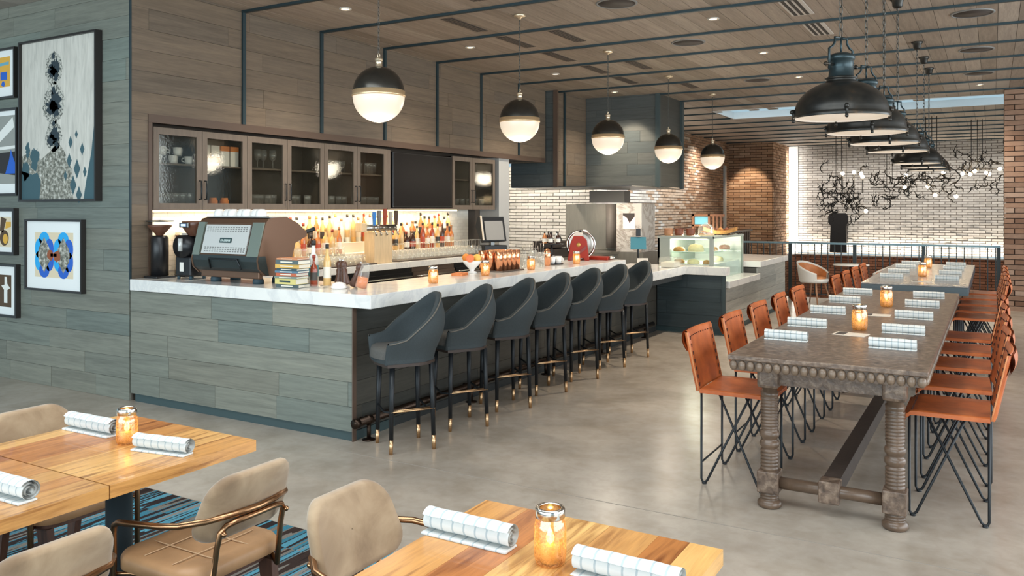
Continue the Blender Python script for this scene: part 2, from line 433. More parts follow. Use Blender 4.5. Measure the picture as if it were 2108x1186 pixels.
# ================================================================ BRICK WALLS
def brick_box(mb, axis, f, u0, u1, z0, z1, bw=.235, bh=.062, j=.015, depth=.022, face=1, ragged=.007):
    """laid bricks on a wall plane (axis 'y': plane Y=f runs along X; axis 'x': plane X=f runs along Y)"""
    r = 0; z = z0
    while z < z1-.005:
        zt = min(z+bh, z1); u = u0-(bw*.5 if r % 2 else 0)
        while u < u1:
            a = max(u, u0); b = min(u+bw-j, u1)
            if b-a > .02:
                e = depth+random.uniform(-ragged, ragged); lo, hi = (f, f+face*e) if face > 0 else (f+face*e, f)
                if axis == 'y': mb.bx(a, b, lo, hi, z, zt-.0)
                else: mb.bx(lo, hi, a, b, z, zt)
            u += bw
        z += bh+j; r += 1
    return mb
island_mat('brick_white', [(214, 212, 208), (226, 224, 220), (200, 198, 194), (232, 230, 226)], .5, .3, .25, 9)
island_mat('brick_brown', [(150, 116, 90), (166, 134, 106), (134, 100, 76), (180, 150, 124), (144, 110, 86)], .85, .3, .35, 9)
island_mat('brick_pale', [(204, 199, 192), (214, 210, 204), (192, 187, 180), (220, 216, 210)], .85, .3, .35, 9)
island_mat('brick_red', [(156, 104, 78), (172, 118, 90), (140, 92, 68), (164, 112, 86)], .85, .3, .35, 9)
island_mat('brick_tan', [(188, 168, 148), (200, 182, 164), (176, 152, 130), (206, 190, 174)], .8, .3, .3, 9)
mat('mortar', (112, 102, 93), .95); mat('mortar_dark', (66, 52, 44), .95); mat('mortar_light', (136, 132, 127), .95)
def brickwall(name, axis, f, u0, u1, z0, z1, bm, mm, face, thick=.2, **k):
    lo, hi = (f-thick, f) if face > 0 else (f, f+thick)
    o = struct(name, MB().bx(u0, u1, lo, hi, z0, z1) if axis == 'y' else MB().bx(lo, hi, u0, u1, z0, z1), mm)
    tag(brick_box(MB(), axis, f, u0+.002, u1-.002, z0, z1, face=face, **k).build('brick_course', bm, o), kind='stuff')
    return o
brickwall('wall_kitchen', 'y', 15.4, -9.6, -7.05, 0, 2.6, 'brick_white', 'mortar_light', -1, bw=.30, bh=.054, j=.014)
side = struct('wall_kitchen_side', MB().bx(-7.25, -7.05, 15.4, 25.4, -2, ZC), 'mortar')
mw, mtn, mbr = MB(), MB(), MB(); z = 0; r = 0     # white bricks give way to tan, then brown, towards the stair
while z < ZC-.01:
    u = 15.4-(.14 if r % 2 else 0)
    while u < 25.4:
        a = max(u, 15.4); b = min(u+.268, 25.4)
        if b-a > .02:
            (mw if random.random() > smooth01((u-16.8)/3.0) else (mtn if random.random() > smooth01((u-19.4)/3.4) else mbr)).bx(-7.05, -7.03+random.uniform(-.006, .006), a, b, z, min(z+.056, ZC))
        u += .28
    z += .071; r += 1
tag(mw.build('white_bricks', 'brick_white', side), kind='stuff'); tag(mbr.build('brown_bricks', 'brick_brown', side), kind='stuff'); tag(mtn.build('tan_bricks', 'brick_tan', side), kind='stuff')
brickwall('wall_stair_back', 'y', 25.4, -7.05, -5.72, -2, ZC, 'brick_brown', 'mortar_dark', -1, bw=.34, bh=.066)
brickwall('wall_stair_return', 'x', -5.72, 25.4, 27.7, -2, ZC, 'brick_brown', 'mortar_dark', 1, bw=.34, bh=.066)
brickwall('wall_far', 'y', 27.7, -5.72, 6, .3, ZC, 'brick_pale', 'mortar', -1, bw=.30, bh=.062, ragged=.012)
brickwall('wall_far_lower', 'y', 27.35, -5.72, 6, -2, .24, 'brick_red', 'mortar_dark', -1, bw=.30, bh=.066)
struct('trim_4', MB().bx(-5.72, 6, 27.3, 27.7, .24, .27), 'post_grey')
mat('reveal_white', (236, 238, 236), .7)
struct('trim_5', MB().bx(-5.70, -5.42, 27.60, 27.68, .28, ZC), 'reveal_white')
struct('trim_6', MB().bx(-7.03, -6.97, 24.75, 24.9, .9, 3.0), 'post_grey')
struct('wall_hall', MB().bx(-11, -9.6, 12.6, 15.4, 0, ZC), 'plaster')

struct('wall_right', MB().bx(6, 6.2, 16.6, 29, -2, ZC), 'plaster')
wr = struct('window_2', MB().bx(5.9, 6.0, -5, 16.6, 0, .35).bx(5.9, 6.0, -5, 16.6, 3.55, ZC), 'batten_steel')
for k in range(13): MB().bx(5.9, 6.0, -5+1.8*k-.04, -5+1.8*k+.04, .35, 3.55).build('mullion', 'batten_steel', wr)
# brick pier on the right: every brick its own piece
pier = struct('column_1', MB().bx(.205, 1.15, 16.12, 16.9, -2, ZC), 'mortar_dark')
objrand_mat('brick_pier', [(130, 98, 78), (152, 122, 102), (112, 83, 66), (166, 141, 123), (138, 106, 86)], .85, .3, .35, 12)
bp = unit_box('brick', 'brick_pier')
z = 0; r = 0
while z < ZC-.02:
    zt = min(z+.074, ZC)
    u = .172-(.15 if r % 2 else 0)
    while u < 1.15:
        a = max(u, .172); b = min(u+.288, 1.18)
        if b-a > .02: piece('brick', bp, pier, a, b, 16.085-random.uniform(0, .006), 16.15, z, zt)
        u += .30
    v = 16.15
    while v < 16.9:
        piece('brick', bp, pier, .172-random.uniform(0, .005), .215, v+.012, min(v+.3, 16.9), z, zt); v += .30
    z += .086; r += 1

# ================================================================ BAR
XB = -4.05        # bar front face
XF = -3.85        # front edge of the raised top
mat('bar_core', (60, 58, 54), .7); mat('support_dark', (50, 54, 55), .6)
bar = empty('bar_counter_base', (-5.3, 7.5, 0), 0, 'L-shaped bar base clad in grey-green planks below the marble top', 'bar')
def loc(o): o.location = Vector(o.location)-Vector((-5.3, 7.5, 0)); return o
def P(mb, name, m, parent=bar, **k):
    o = mb.build(name, m, parent, **k); o.location = (5.3, -7.5, 0); return o
P(MB().bx(XS+.01, XB-.03, YW+.02, YW+.6, .07, .975).bx(XB-.38, XB-.03, YW+.02, 9.35, .07, .975).bx(XB-.38, XB-.03, 9.35, 10.95, .07, .80), 'core', 'bar_core')
P(MB().bx(XS+.05, XB+.008, YW+.014, YW+.5, 0, .068), 'toe_kick', 'dark_toe_kick'); P(MB().bx(XB-.35, XB-.02, YW+.5, 10.95, 0, .068).bx(XB-.02, XB-.0, YW+.04, 10.95, 0, .068), 'front_toe_kick', 'support_dark')
panels = empty('front_cladding', (5.3, -7.5, 0)); panels.parent = bar
boards_x(panels, XS+.005, XB+.015, .07, .975, YW, pl, h=.181)
bf = unit_box('plank', 'bar_front_planks')
boards_y(panels, YW+.03, 9.35, .07, .975, XB, bf, h=.181, lens=(1.2, 1.6, 2.0))
boards_y(panels, 9.35, 10.95, .07, .80, XB, bf, h=.181, lens=(1.2, 1.6, 2.0))
mat('edge_steel', (66, 78, 80), .5, .4)
P(MB().bx(XB+.013, XB+.022, YW-.004, YW+.035, .0, .975), 'corner_trim', 'dark_trim')
# marble tops
ct = MB().prism([(XS+.02, YW-.02), (XF, YW-.02), (XF, 9.36), (-4.48, 9.36), (-4.48, 5.32), (XS+.02, 5.32)], .98, 1.08).build('marble_bar_top', 'marble', bevel=.004, seg=1)
tag(ct, 'white marble bar top, thick L-shaped slab running along the stools', 'countertop')
lc = MB().prism([(-4.48, 9.37), (-3.61, 9.37), (-3.61, 10.88), (-3.05, 10.88), (-3.05, 11.06), (-4.48, 11.06)], .81, .92).build('marble_service_top', 'marble', bevel=.004, seg=1)
tag(lc, 'lower white marble service counter between bar and pastry case', 'countertop')
# support of the low slab
tag(MB().bx(-4.02, -3.66, 9.40, 10.9, .74, .808).build('counter_bracket', 'support_dark'), 'dark apron under the lower marble service counter', 'bracket')

# foot rail along the bar
mat('bronze_dark', (58, 46, 38), .35, .9)
fr = empty('foot_rail', (-3.9, 7.0, 0), 0, 'dark bronze foot rail on floor brackets along the bar front', 'foot rail')
def Q(mb, name, m, parent, o, **k):
    b = mb.build(name, m, parent, **k); b.location = -Vector(o); return b
RX = -3.965
Q(MB().cyl((RX, YW-.02, .15), (RX, 10.6, .15), .028, n=12), 'pipe', 'bronze_dark', fr, (-3.9, 7, 0))
Q(MB().cyl((RX, YW-.06, .15), (RX, YW-.02, .15), .036, n=12), 'end_cap', 'bronze_dark', fr, (-3.9, 7, 0))
for y in (4.72, 6.1, 7.5, 8.9, 10.3):
    Q(MB().cyl((RX, y, 0), (RX, y, .13), .015, n=10).lathe([(.05, 0), (.05, .008), (.02, .016)], 14, (RX, y, 0)).cyl((RX, y-.02, .15), (RX, y+.02, .15), .036, n=12)
      .cyl((RX, y, .15), (XB+.006, y, .15), .012, n=8), 'bracket', 'bronze_dark', fr, (-3.9, 7, 0))

# back counter
bcx = (-6.94, -6.30)
tag(MB().bx(bcx[0], bcx[1], 5.34, 10.95, .965, 1.04).build('marble_back_top', 'marble', bevel=.004, seg=1), 'white marble back counter below the liquor bottles', 'countertop')
mat('cab_wood', (112, 98, 84), .5, var=.15, nscale=6, stretch=(6, 6, 1)); mat('fridge_black', (26, 26, 28), .25); mat('steel', (176, 172, 164), .28, 1)
mat('cab_low', (92, 74, 60), .5, var=.12, nscale=5)
YS = [5.4, 6.35, 6.9, 7.45, 8.4, 9.35, 10.2, 10.93]
for i, (a, b) in enumerate(zip(YS, YS[1:])):
    nm = 'back_bar_cooler' if i % 3 != 1 else 'back_bar_cabinet'
    u = empty(nm, (-6.6, (a+b)/2, 0), 0, ['black glass-fronted cooler under the back counter nearest the coffee machine', 'narrow wooden cupboard under the back counter left of the sinks',
        'black cooler under the back counter beside the wooden cupboard', 'second black cooler with steel rail under the back counter', 'wooden cupboard under the back counter below the beer taps',
        'black cooler under the back counter below the wine glasses', 'last black cooler under the back counter beside the pale post'][i], 'cooler' if i % 3 != 1 else 'cabinet')
    h = (b-a)/2-.004
    MB().bx(-.33, .24, -h, h, .1, .962).build('body', 'cab_low' if i % 3 == 1 else 'fridge_black', u)
    d = MB().bx(.241, .265, -h+.01, h-.01, .14, .90).build('door', 'cab_low' if i % 3 == 1 else 'fridge_black', u, bevel=.004, seg=1)
    MB().tube([(.266, -h+.05, .85), (.30, -h+.05, .85), (.30, h-.05, .85), (.266, h-.05, .85)], .008, 6).build('handle', 'steel', d)
    MB().bx(-.3, .2, -h, h, 0, .1).build('plinth', 'fridge_black', u)

# ================================================================ UPPER CABINETS
XC = -6.615
mat('cab_frame', (106, 93, 81), .5, var=.12, nscale=5, stretch=(5, 5, 1)); mat('cab_inside', (96, 86, 74), .7); mat('handle_black', (42, 46, 48), .4, .6)
glass('seeded_glass', (232, 232, 228), .05, .015, .07, .2)
mat('china', (232, 230, 226), .3); glass('clear_glass', (252, 252, 250), .06, .04, 0, .3, .13)
D = [4.86, 5.40, 5.96, 6.515, 7.09, 7.655, 8.22, 8.30, 9.688, 10.207, 10.84]
ZB, ZT = 1.69, 2.45
def cabinet(y0, ym, y1, label):
    yc = (y0+y1)/2; u = empty('wall_cabinet', (XC, yc, ZB), 0, label, 'cabinet', 'glass-door cabinets over the back counter')
    a, b, m_ = y0-yc, y1-yc, ym-yc; H = ZT-ZB
    MB().bx(-.34, -.325, a, b, 0, H).bx(-.34, -.02, a, a+.018, 0, H).bx(-.34, -.02, b-.018, b, 0, H).bx(-.34, -.02, a, b, 0, .018).bx(-.34, -.02, a, b, H-.018, H).build('carcass', 'cab_inside', u)
    for z in (.42,): MB().bx(-.32, -.03, a+.018, b-.018, z, z+.018).build('shelf', 'cab_frame', u)
    for k, (c, d) in enumerate(((a, m_), (m_, b))):
        c += .003; d -= .003; fw = .058
        dr = MB().bx(-.02, .004, c, c+fw, 0, H).bx(-.02, .004, d-fw, d, 0, H).bx(-.02, .004, c+fw, d-fw, 0, fw+.005).bx(-.02, .004, c+fw, d-fw, H-fw-.005, H).build('door', 'cab_frame', u)
        MB().bx(-.012, -.008, c+fw, d-fw, fw, H-fw).build('pane', 'seeded_glass', dr)
        hy = d-.028 if k == 0 else c+.028
        MB().tube([(.004, hy, .10), (.03, hy, .10), (.03, hy, .28), (.004, hy, .28)], .007, 6).build('handle', 'handle_black', dr)
    return u
cabinet(D[0], D[1], D[2], 'glass-door wall cabinet nearest the left wall, holding white cups')
cabinet(D[2], D[3], D[4], 'glass-door wall cabinet second from the left, above the coffee machine')
cabinet(D[4], D[5], D[6], 'glass-door wall cabinet just left of the black television')
cabinet(D[8], D[9], D[10], 'glass-door wall cabinet right of the black television')
# niche around the television
tag(MB().bx(-6.94, -6.62, D[6], D[7], ZB, ZT).bx(-6.94, -6.9, D[7], D[8], ZB, ZT).bx(-6.94, -6.60, D[6], D[8], ZB, ZB+.02).build('television_niche', 'cab_frame'), 'wooden niche framing the black television', 'niche')
tv = empty('television', (-6.60, (8.33+9.66)/2, 1.715), 0, 'flat black television between the glass-door cabinets', 'television')
mat('tv_black', (18, 19, 21), .3); mat('tv_screen', (24, 22, 22), .35, spec=.15)
MB().bx(-.07, 0, -.665, .665, 0, .715).build('casing', 'tv_black', tv, bevel=.006, seg=1)
MB().bx(0, .003, -.65, .65, .02, .70).build('screen', 'tv_screen', tv)
MB().bx(-.2, -.07, -.12, .12, .25, .45).build('wall_mount', 'handle_black', tv)
# crockery behind the glass
cupme = MB().lathe([(.001, 0), (.03, 0), (.036, .02), (.042, .075), (.039, .075), (.033, .02), (.001, .012)], 14).tube([(.04, 0, .06), (.06, 0, .055), (.062, 0, .03), (.037, 0, .02)], .005, 6).mesh('cup', 'china')
tumme = MB().lathe([(.001, .006), (.032, .006), (.032, 0), (.040, .14), (.039, .142)], 14).mesh('tumbler', 'clear_glass')
stemme = MB().lathe([(.035, 0), (.034, .004), (.005, .012), (.005, .08), (.03, .10), (.04, .14), (.034, .2), (.032, .2), (.037, .14), (.001, .1)], 14, caps=False).mesh('wine_glass', 'clear_glass')
mat('carton_white', (226, 222, 214), .7); mat('carton_orange', (222, 132, 62), .6); mat('label_gold', (190, 150, 80), .4, .5)
S1, S2 = ZB+.02, ZB+.44
ORD = ['first', 'second', 'third', 'fourth', 'fifth', 'sixth', 'seventh', 'eighth', 'ninth', 'tenth', 'eleventh', 'twelfth', 'thirteenth', 'fourteenth', 'fifteenth', 'sixteenth', 'seventeenth', 'eighteenth', 'nineteenth', 'twentieth']
def put(name, me, x, y, z, label, cat, group=None, rz=0):
    o = share(name, me, None, (x, y, z), (0, 0, rz)); return tag(o, label, cat, group)
for k in range(5): put('cup', cupme, -6.72-.1*(k % 2), 4.97+.09*k, S2, '%s lower white cup from the left in the leftmost wall cabinet' % ORD[k], 'cup', 'cups in the leftmost cabinet', rz=k)
for k in range(4): put('cup', cupme, -6.72-.1*(k % 2), 5.02+.09*k, S2+.08, '%s white cup from the left stacked on top in the leftmost wall cabinet' % ORD[k], 'cup', 'cups in the leftmost cabinet', rz=k)
for k in range(6):
    o = put('tall_tumbler', tumme, -6.72, 4.94+.08*k, S1, '%s tall tumbler from the left on the lower shelf of the leftmost wall cabinet' % ORD[k], 'glass', 'tumblers in the leftmost cabinet')
    MB().lathe([(.041, .125), (.041, .14), (.036, .14)], 14, caps=False).build('brass_rim', 'label_gold', o) if k == 0 else None
bx1 = MB().bx(-.035, .035, -.05, .05, 0, .2).mesh('carton', 'carton_white')
for k, y in enumerate((5.50, 5.62, 5.74, 5.86)):
    o = put('carton', bx1, -6.72, y, S2, ['white carton at the left of the second cabinet door shelf', 'white carton second from left behind the second cabinet door', 'white carton third from left behind the second cabinet door', 'white carton with orange top at the right behind the second cabinet door'][k], 'carton')
    MB().bx(-.036, .036, -.051, .051, .15 if k > 1 else .03, .2 if k > 1 else .09).build('printed_band', 'carton_orange', o)
orj = MB().lathe([(.001, 0), (.04, 0), (.045, .02), (.045, .07), (.035, .085), (.035, .1), (.001, .1)], 14).mesh('jar', 'carton_orange')
for k, y in enumerate((5.60, 5.74)): put('orange_jar', orj, -6.70, y, S1, 'orange jar %s on the lower shelf behind the second cabinet door' % ('left of its twin', 'right of its twin')[k], 'jar')
def fill(y0, y1, z, n, me, name, label, group, x=-6.73):
    for k in range(n): put(name, me, x+random.uniform(-.04, .04), y0+(y1-y0)*(k+.5)/n, z, '%s %s, counted from the left' % (ORD[k], label), 'glass', group)
fill(6.05, 6.45, S1, 5, tumme, 'tall_tumbler', 'clear tumbler on lower shelf behind the third cabinet door', 'tumblers behind third door')
fill(6.05, 6.45, S2, 4, stemme, 'wine_glass', 'wine glass on upper shelf behind the third cabinet door', 'wine glasses behind third door')
fill(6.62, 7.02, S1, 5, tumme, 'tall_tumbler', 'clear tumbler on lower shelf behind the fourth cabinet door', 'tumblers behind fourth door')
fill(7.16, 7.6, S1, 5, tumme, 'tall_tumbler', 'clear tumbler on lower shelf behind the fifth cabinet door', 'tumblers behind fifth door')
fill(7.16, 7.6, S2, 5, tumme, 'tall_tumbler', 'clear tumbler on upper shelf behind the fifth cabinet door', 'tumblers upper fifth door')
fill(7.73, 8.15, S1, 5, tumme, 'tall_tumbler', 'clear tumbler on lower shelf behind the sixth cabinet door', 'tumblers behind sixth door')
fill(7.73, 8.15, S2, 5, tumme, 'tall_tumbler', 'clear tumbler on upper shelf behind the sixth cabinet door', 'tumblers upper sixth door')
fill(9.75, 10.15, S1, 4, tumme, 'tall_tumbler', 'clear tumbler in the cabinet right of the television', 'tumblers right of television')
fill(10.27, 10.78, S1, 4, tumme, 'tall_tumbler', 'clear tumbler behind the last cabinet door by the pale post', 'tumblers behind last door')
# warm strip under the cabinets
emis('led_warm', (255, 226, 168), 3)
led = empty('undercabinet_light', (-6.80, 7.85, 1.668), 0, 'warm light strip under the wall cabinets along the tiles', 'light strip')
MB().bx(-.02, .02, -3.0, 2.2, 0, .02).build('diffuser', 'led_warm', led)
area('undercabinet_glow', (-6.80, 7.45, 1.66), (0, 0, 0), .05, 5.2, 22, (1, .78, .48))

# ================================================================ BAR STOOLS
mat('stool_fabric', (50, 57, 59), .85, var=.12, nscale=120, bump=.15, bscale=300)
mat('stool_cushion', (84, 82, 78), .8, var=.1, nscale=90)
mat('stool_piping', (92, 87, 79), .7)
mat('black_metal', (34, 37, 40), .42, .4)
mat('brass', (214, 176, 134), .32, 1); mat('stool_base', (52, 40, 34), .5)
def smooth(a, b, x):
    t_ = max(0, min(1, (x-a)/(b-a))); return t_*t_*(3-2*t_)
def make_stool():
    u = empty('bar_stool', (0, 0, 0))
    # plan of the tub: U opening towards -X
    rb, la = .255, .20
    arc = PI*rb; tot = arc+2*la
    def plan(s):   # s 0..1 along the U; returns point and outward normal at unit radius
        d = s*tot
        if d < la: return (-(la-d), rb), (0, 1)
        if d > la+arc: return (-(d-la-arc), -rb), (0, -1)
        a = PI/2-(d-la)/rb
        return (rb*math.cos(a), rb*math.sin(a)), (math.cos(a), math.sin(a))
    def top(s):
        q = abs(s-.5)*2
        return .80+.288*(.5+.5*math.cos(PI*min(1, q/.80)))**.58-.03*smooth(.7, 1, q)
    zb = .625
    def pt(s, z, off):
        (x, y), (nx, ny) = plan(s); f = (z-zb)/.48
        fl = -.055+.065*smooth(0, .5, f)-.045*smooth(.6, 1.0, f)
        # rear leans back a little
        lean = .035*max(0, x/rb)*f
        return (x+nx*(fl+off)+lean, y+ny*(fl+off), z)
    mb = MB(); nu = 41; nv = 8
    mb.grid(lambda a, b: pt(a, zb+(top(a)-zb)*b, 0), nu, nv)
    mb.grid(lambda a, b: pt(1-a, zb+(top(1-a)-zb)*b, -.036), nu, nv)
    mb.grid(lambda a, b: (lambda p0, p1, h: tuple(p0[k]*(1-b)+p1[k]*b+(h if k == 2 else 0) for k in range(3)))(pt(a, top(a), 0), pt(a, top(a), -.036), .012*math.sin(PI*b)), nu, 5)
    for s_ in (0, 1): mb.grid(lambda a, b: tuple(pt(s_, zb+(top(s_)-zb)*a, 0)[k]*(1-b)+pt(s_, zb+(top(s_)-zb)*a, -.036)[k]*b-(.012*math.sin(PI*b) if k == 0 else 0) for k in range(3)), nv, 5)
    sh = mb.build('seat_shell', 'stool_fabric', u)
    MB().tube([pt(i/60, top(i/60)+.002, .003) for i in range(61)], .005, 6).build('piping', 'stool_piping', sh)
    # base pan and cushion following the U
    def outline(off, fr):
        p = [pt(i/30, zb, off)[:2] for i in range(31)]
        e0, e1 = p[-1], p[0]
        p += [(e0[0]-fr*math.sin(PI*k/6), e0[1]+(e1[1]-e0[1])*k/6) for k in range(1, 6)]
        return p
    MB().prism(outline(.010, .028), .607, .628).build('seat_base', 'stool_base', u)
    MB().prism(outline(.004, .035), .626, .655).build('seat_rim', 'stool_fabric', u)
    cu = outline(-.03, .05); mb = MB(); n = len(cu)
    lay = [(.655, 1), (.70, 1.0), (.72, .97), (.732, .85), (.736, .5), (.737, .02)]
    mb.grid(lambda a, b: (lambda q, p: (p[0]*q[1], p[1]*q[1], q[0]))(lay[int(round(b*5))], cu[int(round(a*n)) % n]), n, 6, cu=True)
    mb.build('seat_cushion', 'stool_cushion', u)
    for x, y in ((.145, .15), (.145, -.15), (-.15, .15), (-.15, -.15)):
        lg = MB().cyl((x*1.06, y*1.06, .095), (x*.98, y*.98, .61), .0155, .0195, 10).build('leg', 'black_metal', u)
        MB().cyl((x*1.075, y*1.075, 0), (x*1.06, y*1.06, .1), .013, .0160, 10).build('brass_tip', 'brass', lg)
    z = .29
    for dx in (0, .035):
        MB().cyl((-.16, -.165+dx, z), (.16, -.165+dx, z), .006, n=8).build('footrest_bar', 'brass', u)
    for x in (-.16, .16): MB().tube([(x, -.165, z), (x, -.0, z-.03), (x, .16, z)], .008, 6).build('side_stretcher', 'black_metal', u)
    return u
stool = make_stool(); used = []
SL = ['first grey upholstered bar stool, nearest the camera at the bar corner', 'second grey bar stool from the bar corner', 'third grey bar stool from the bar corner',
      'fourth, middle grey bar stool of the row of seven', 'third grey bar stool from the pastry case end', 'second grey bar stool from the pastry case end', 'last grey bar stool of the row, next to the pastry case']
for i in range(7):
    inst(stool, used, (-3.635+random.uniform(-.01, .01), 4.735+.697*i, 0), R(57+random.uniform(-3, 3)), SL[i], 'grey bar stools along the bar', 'bar stool')

# ================================================================ COMMUNAL TABLE
t = NT('carved_wood'); t.set(Roughness=.34, Specular_IOR_Level=.5)
f = t.noise(t.pos((1, 1, 1)), 26, 5, .6, .4); f2 = t.noise(t.pos((.6, 5, 1)), 5, 5)
c = t.ramp(f, [(.3, lin((70, 55, 45))), (.5, lin((104, 85, 71))), (.72, lin((144, 124, 106)))])
c = t.mix(.5, c, t.ramp(f2, [(.3, (.75, .75, .75, 1)), (.65, (1.1, 1.1, 1.1, 1))]), 'MULTIPLY'); t.base(c); t.bump(f, .5, .006)
mat('turned_wood', (96, 77, 62), .3, var=.25, nscale=14, bump=.2, bscale=40); mat('dark_beam', (62, 52, 46), .5, var=.2, nscale=10, bump=.3, bscale=30)
mat('bead_wood', (112, 94, 78), .32, var=.25, nscale=30)
ct1 = empty('communal_table', (-.775, 6.77, 0), 0, 'long carved wooden communal table with turned legs, nearest the camera', 'table')
W2 = .50; L2 = 2.20
top = MB().bx(-W2, W2, -L2, L2, .862, .89).build('tabletop', 'carved_wood', ct1, bevel=.006, seg=2)
# four boards scored into the top
mold = MB().bx(-W2+.02, W2-.02, -L2+.02, L2-.02, .805, .862).build('edge_moulding', 'turned_wood', ct1)
bead = MB().sphere((0, 0, 0), 1, 10, 6).mesh('bead', 'bead_wood')
for k in range(21): share('bead', bead, mold, (-W2+.03+.047*k, -L2+.018, .833), (0, 0, 0), (.0225, .022, .029))
bm_ = MB()
for s_ in (-1, 1):
    for k in range(92): bm_.sphere((s_*(W2-.018), -L2+.05+.047*k, .833), .022, 8, 5)
for k in range(21): bm_.sphere((-W2+.03+.047*k, L2-.018, .833), .022, 8, 5)
tag(bm_.build('side_beads', 'bead_wood', mold), kind='stuff')
MB().bx(-.33, .33, -L2+.235, -L2+.265, .70, .805).bx(-.33, .33, L2-.265, L2-.235, .70, .805).bx(-.345, -.315, -L2+.2, L2-.2, .72, .805).bx(.315, .345, -L2+.2, L2-.2, .72, .805).build('apron', 'carved_wood', ct1)
prof = [(.052, .045), (.066, .025), (.066, .012), (.056, 0)][::-1]+[(.046, .052)]
prof = [(.001, 0), (.056, 0), (.067, .012), (.067, .03), (.052, .046), (.046, .05)]
for k in range(2): z = .05+k*.018; prof += [(.052, z+.004), (.052, z+.012), (.046, z+.018)]
blk0, blk1 = .088, .212
prof += [(.046, .09), (.046, .212)]
z = .215
for k in range(6): prof += [(.050, z+.004), (.050, z+.014), (.041, z+.0185)]; z += .0195
for k in range(2): prof += [(.042, z+.004), (.053, z+.018), (.055, z+.032), (.050, z+.046), (.041, z+.052)]; z += .056
prof += [(.047, z+.006), (.047, z+.012), (.041, z+.016)]; z += .018
for k in range(9): prof += [(.050, z+.004), (.050, z+.013), (.041, z+.0175)]; z += .0185
prof += [(.048, z+.005), (.05, z+.03), (.042, .66), (.042, .69)]
legme = MB().lathe(prof, 20).mesh('leg', 'turned_wood')
blkl = MB().bx(-.06, .06, -.06, .06, .088, .212).mesh('lower_block', 'carved_wood', .008); blku = MB().bx(-.06, .06, -.06, .06, .682, .806).mesh('upper_block', 'carved_wood', .018)
for sx in (-1, 1):
    for sy in (-1, 1):
        lg = share('leg', legme, ct1, (sx*.327, sy*(L2-.25), 0)); share('lower_block', blkl, lg); share('upper_block', blku, lg)
for sy in (-1, 1):
    y = sy*(L2-.25)
    st = MB().cyl((-.27, y, .145), (.27, y, .145), .034, n=14).build('end_stretcher', 'turned_wood', ct1)
    MB().bx(-.055, .055, y-.055, y+.055, .085, .205).build('stretcher_block', 'carved_wood', st, bevel=.006, seg=1)
MB().bx(-.045, .045, -L2+.3, L2-.3, .10, .20).build('long_beam', 'dark_beam', ct1)

# second table further back
mat('stone_top', (150, 144, 138), .2, var=.3, nscale=30); mat('blue_edge', (70, 82, 88), .5)
t2 = empty('communal_table_slate', (-.71, 11.28, 0), 0, 'thick-edged grey communal table standing behind the carved one', 'table')
MB().bx(-.5, .5, -1.82, 1.82, .905, .92).build('tabletop', 'stone_top', t2, bevel=.003, seg=1)
MB().bx(-.5, .5, -1.82, 1.82, .82, .904).build('edge_band', 'blue_edge', t2, bevel=.003, seg=1)
for y in (-1.2, 1.2):
    MB().bx(-.06, .06, y-.06, y+.06, .02, .82).build('pedestal', 'black_metal', t2); MB().bx(-.35, .35, y-.3, y+.3, 0, .02).build('base_plate', 'black_metal', t2)

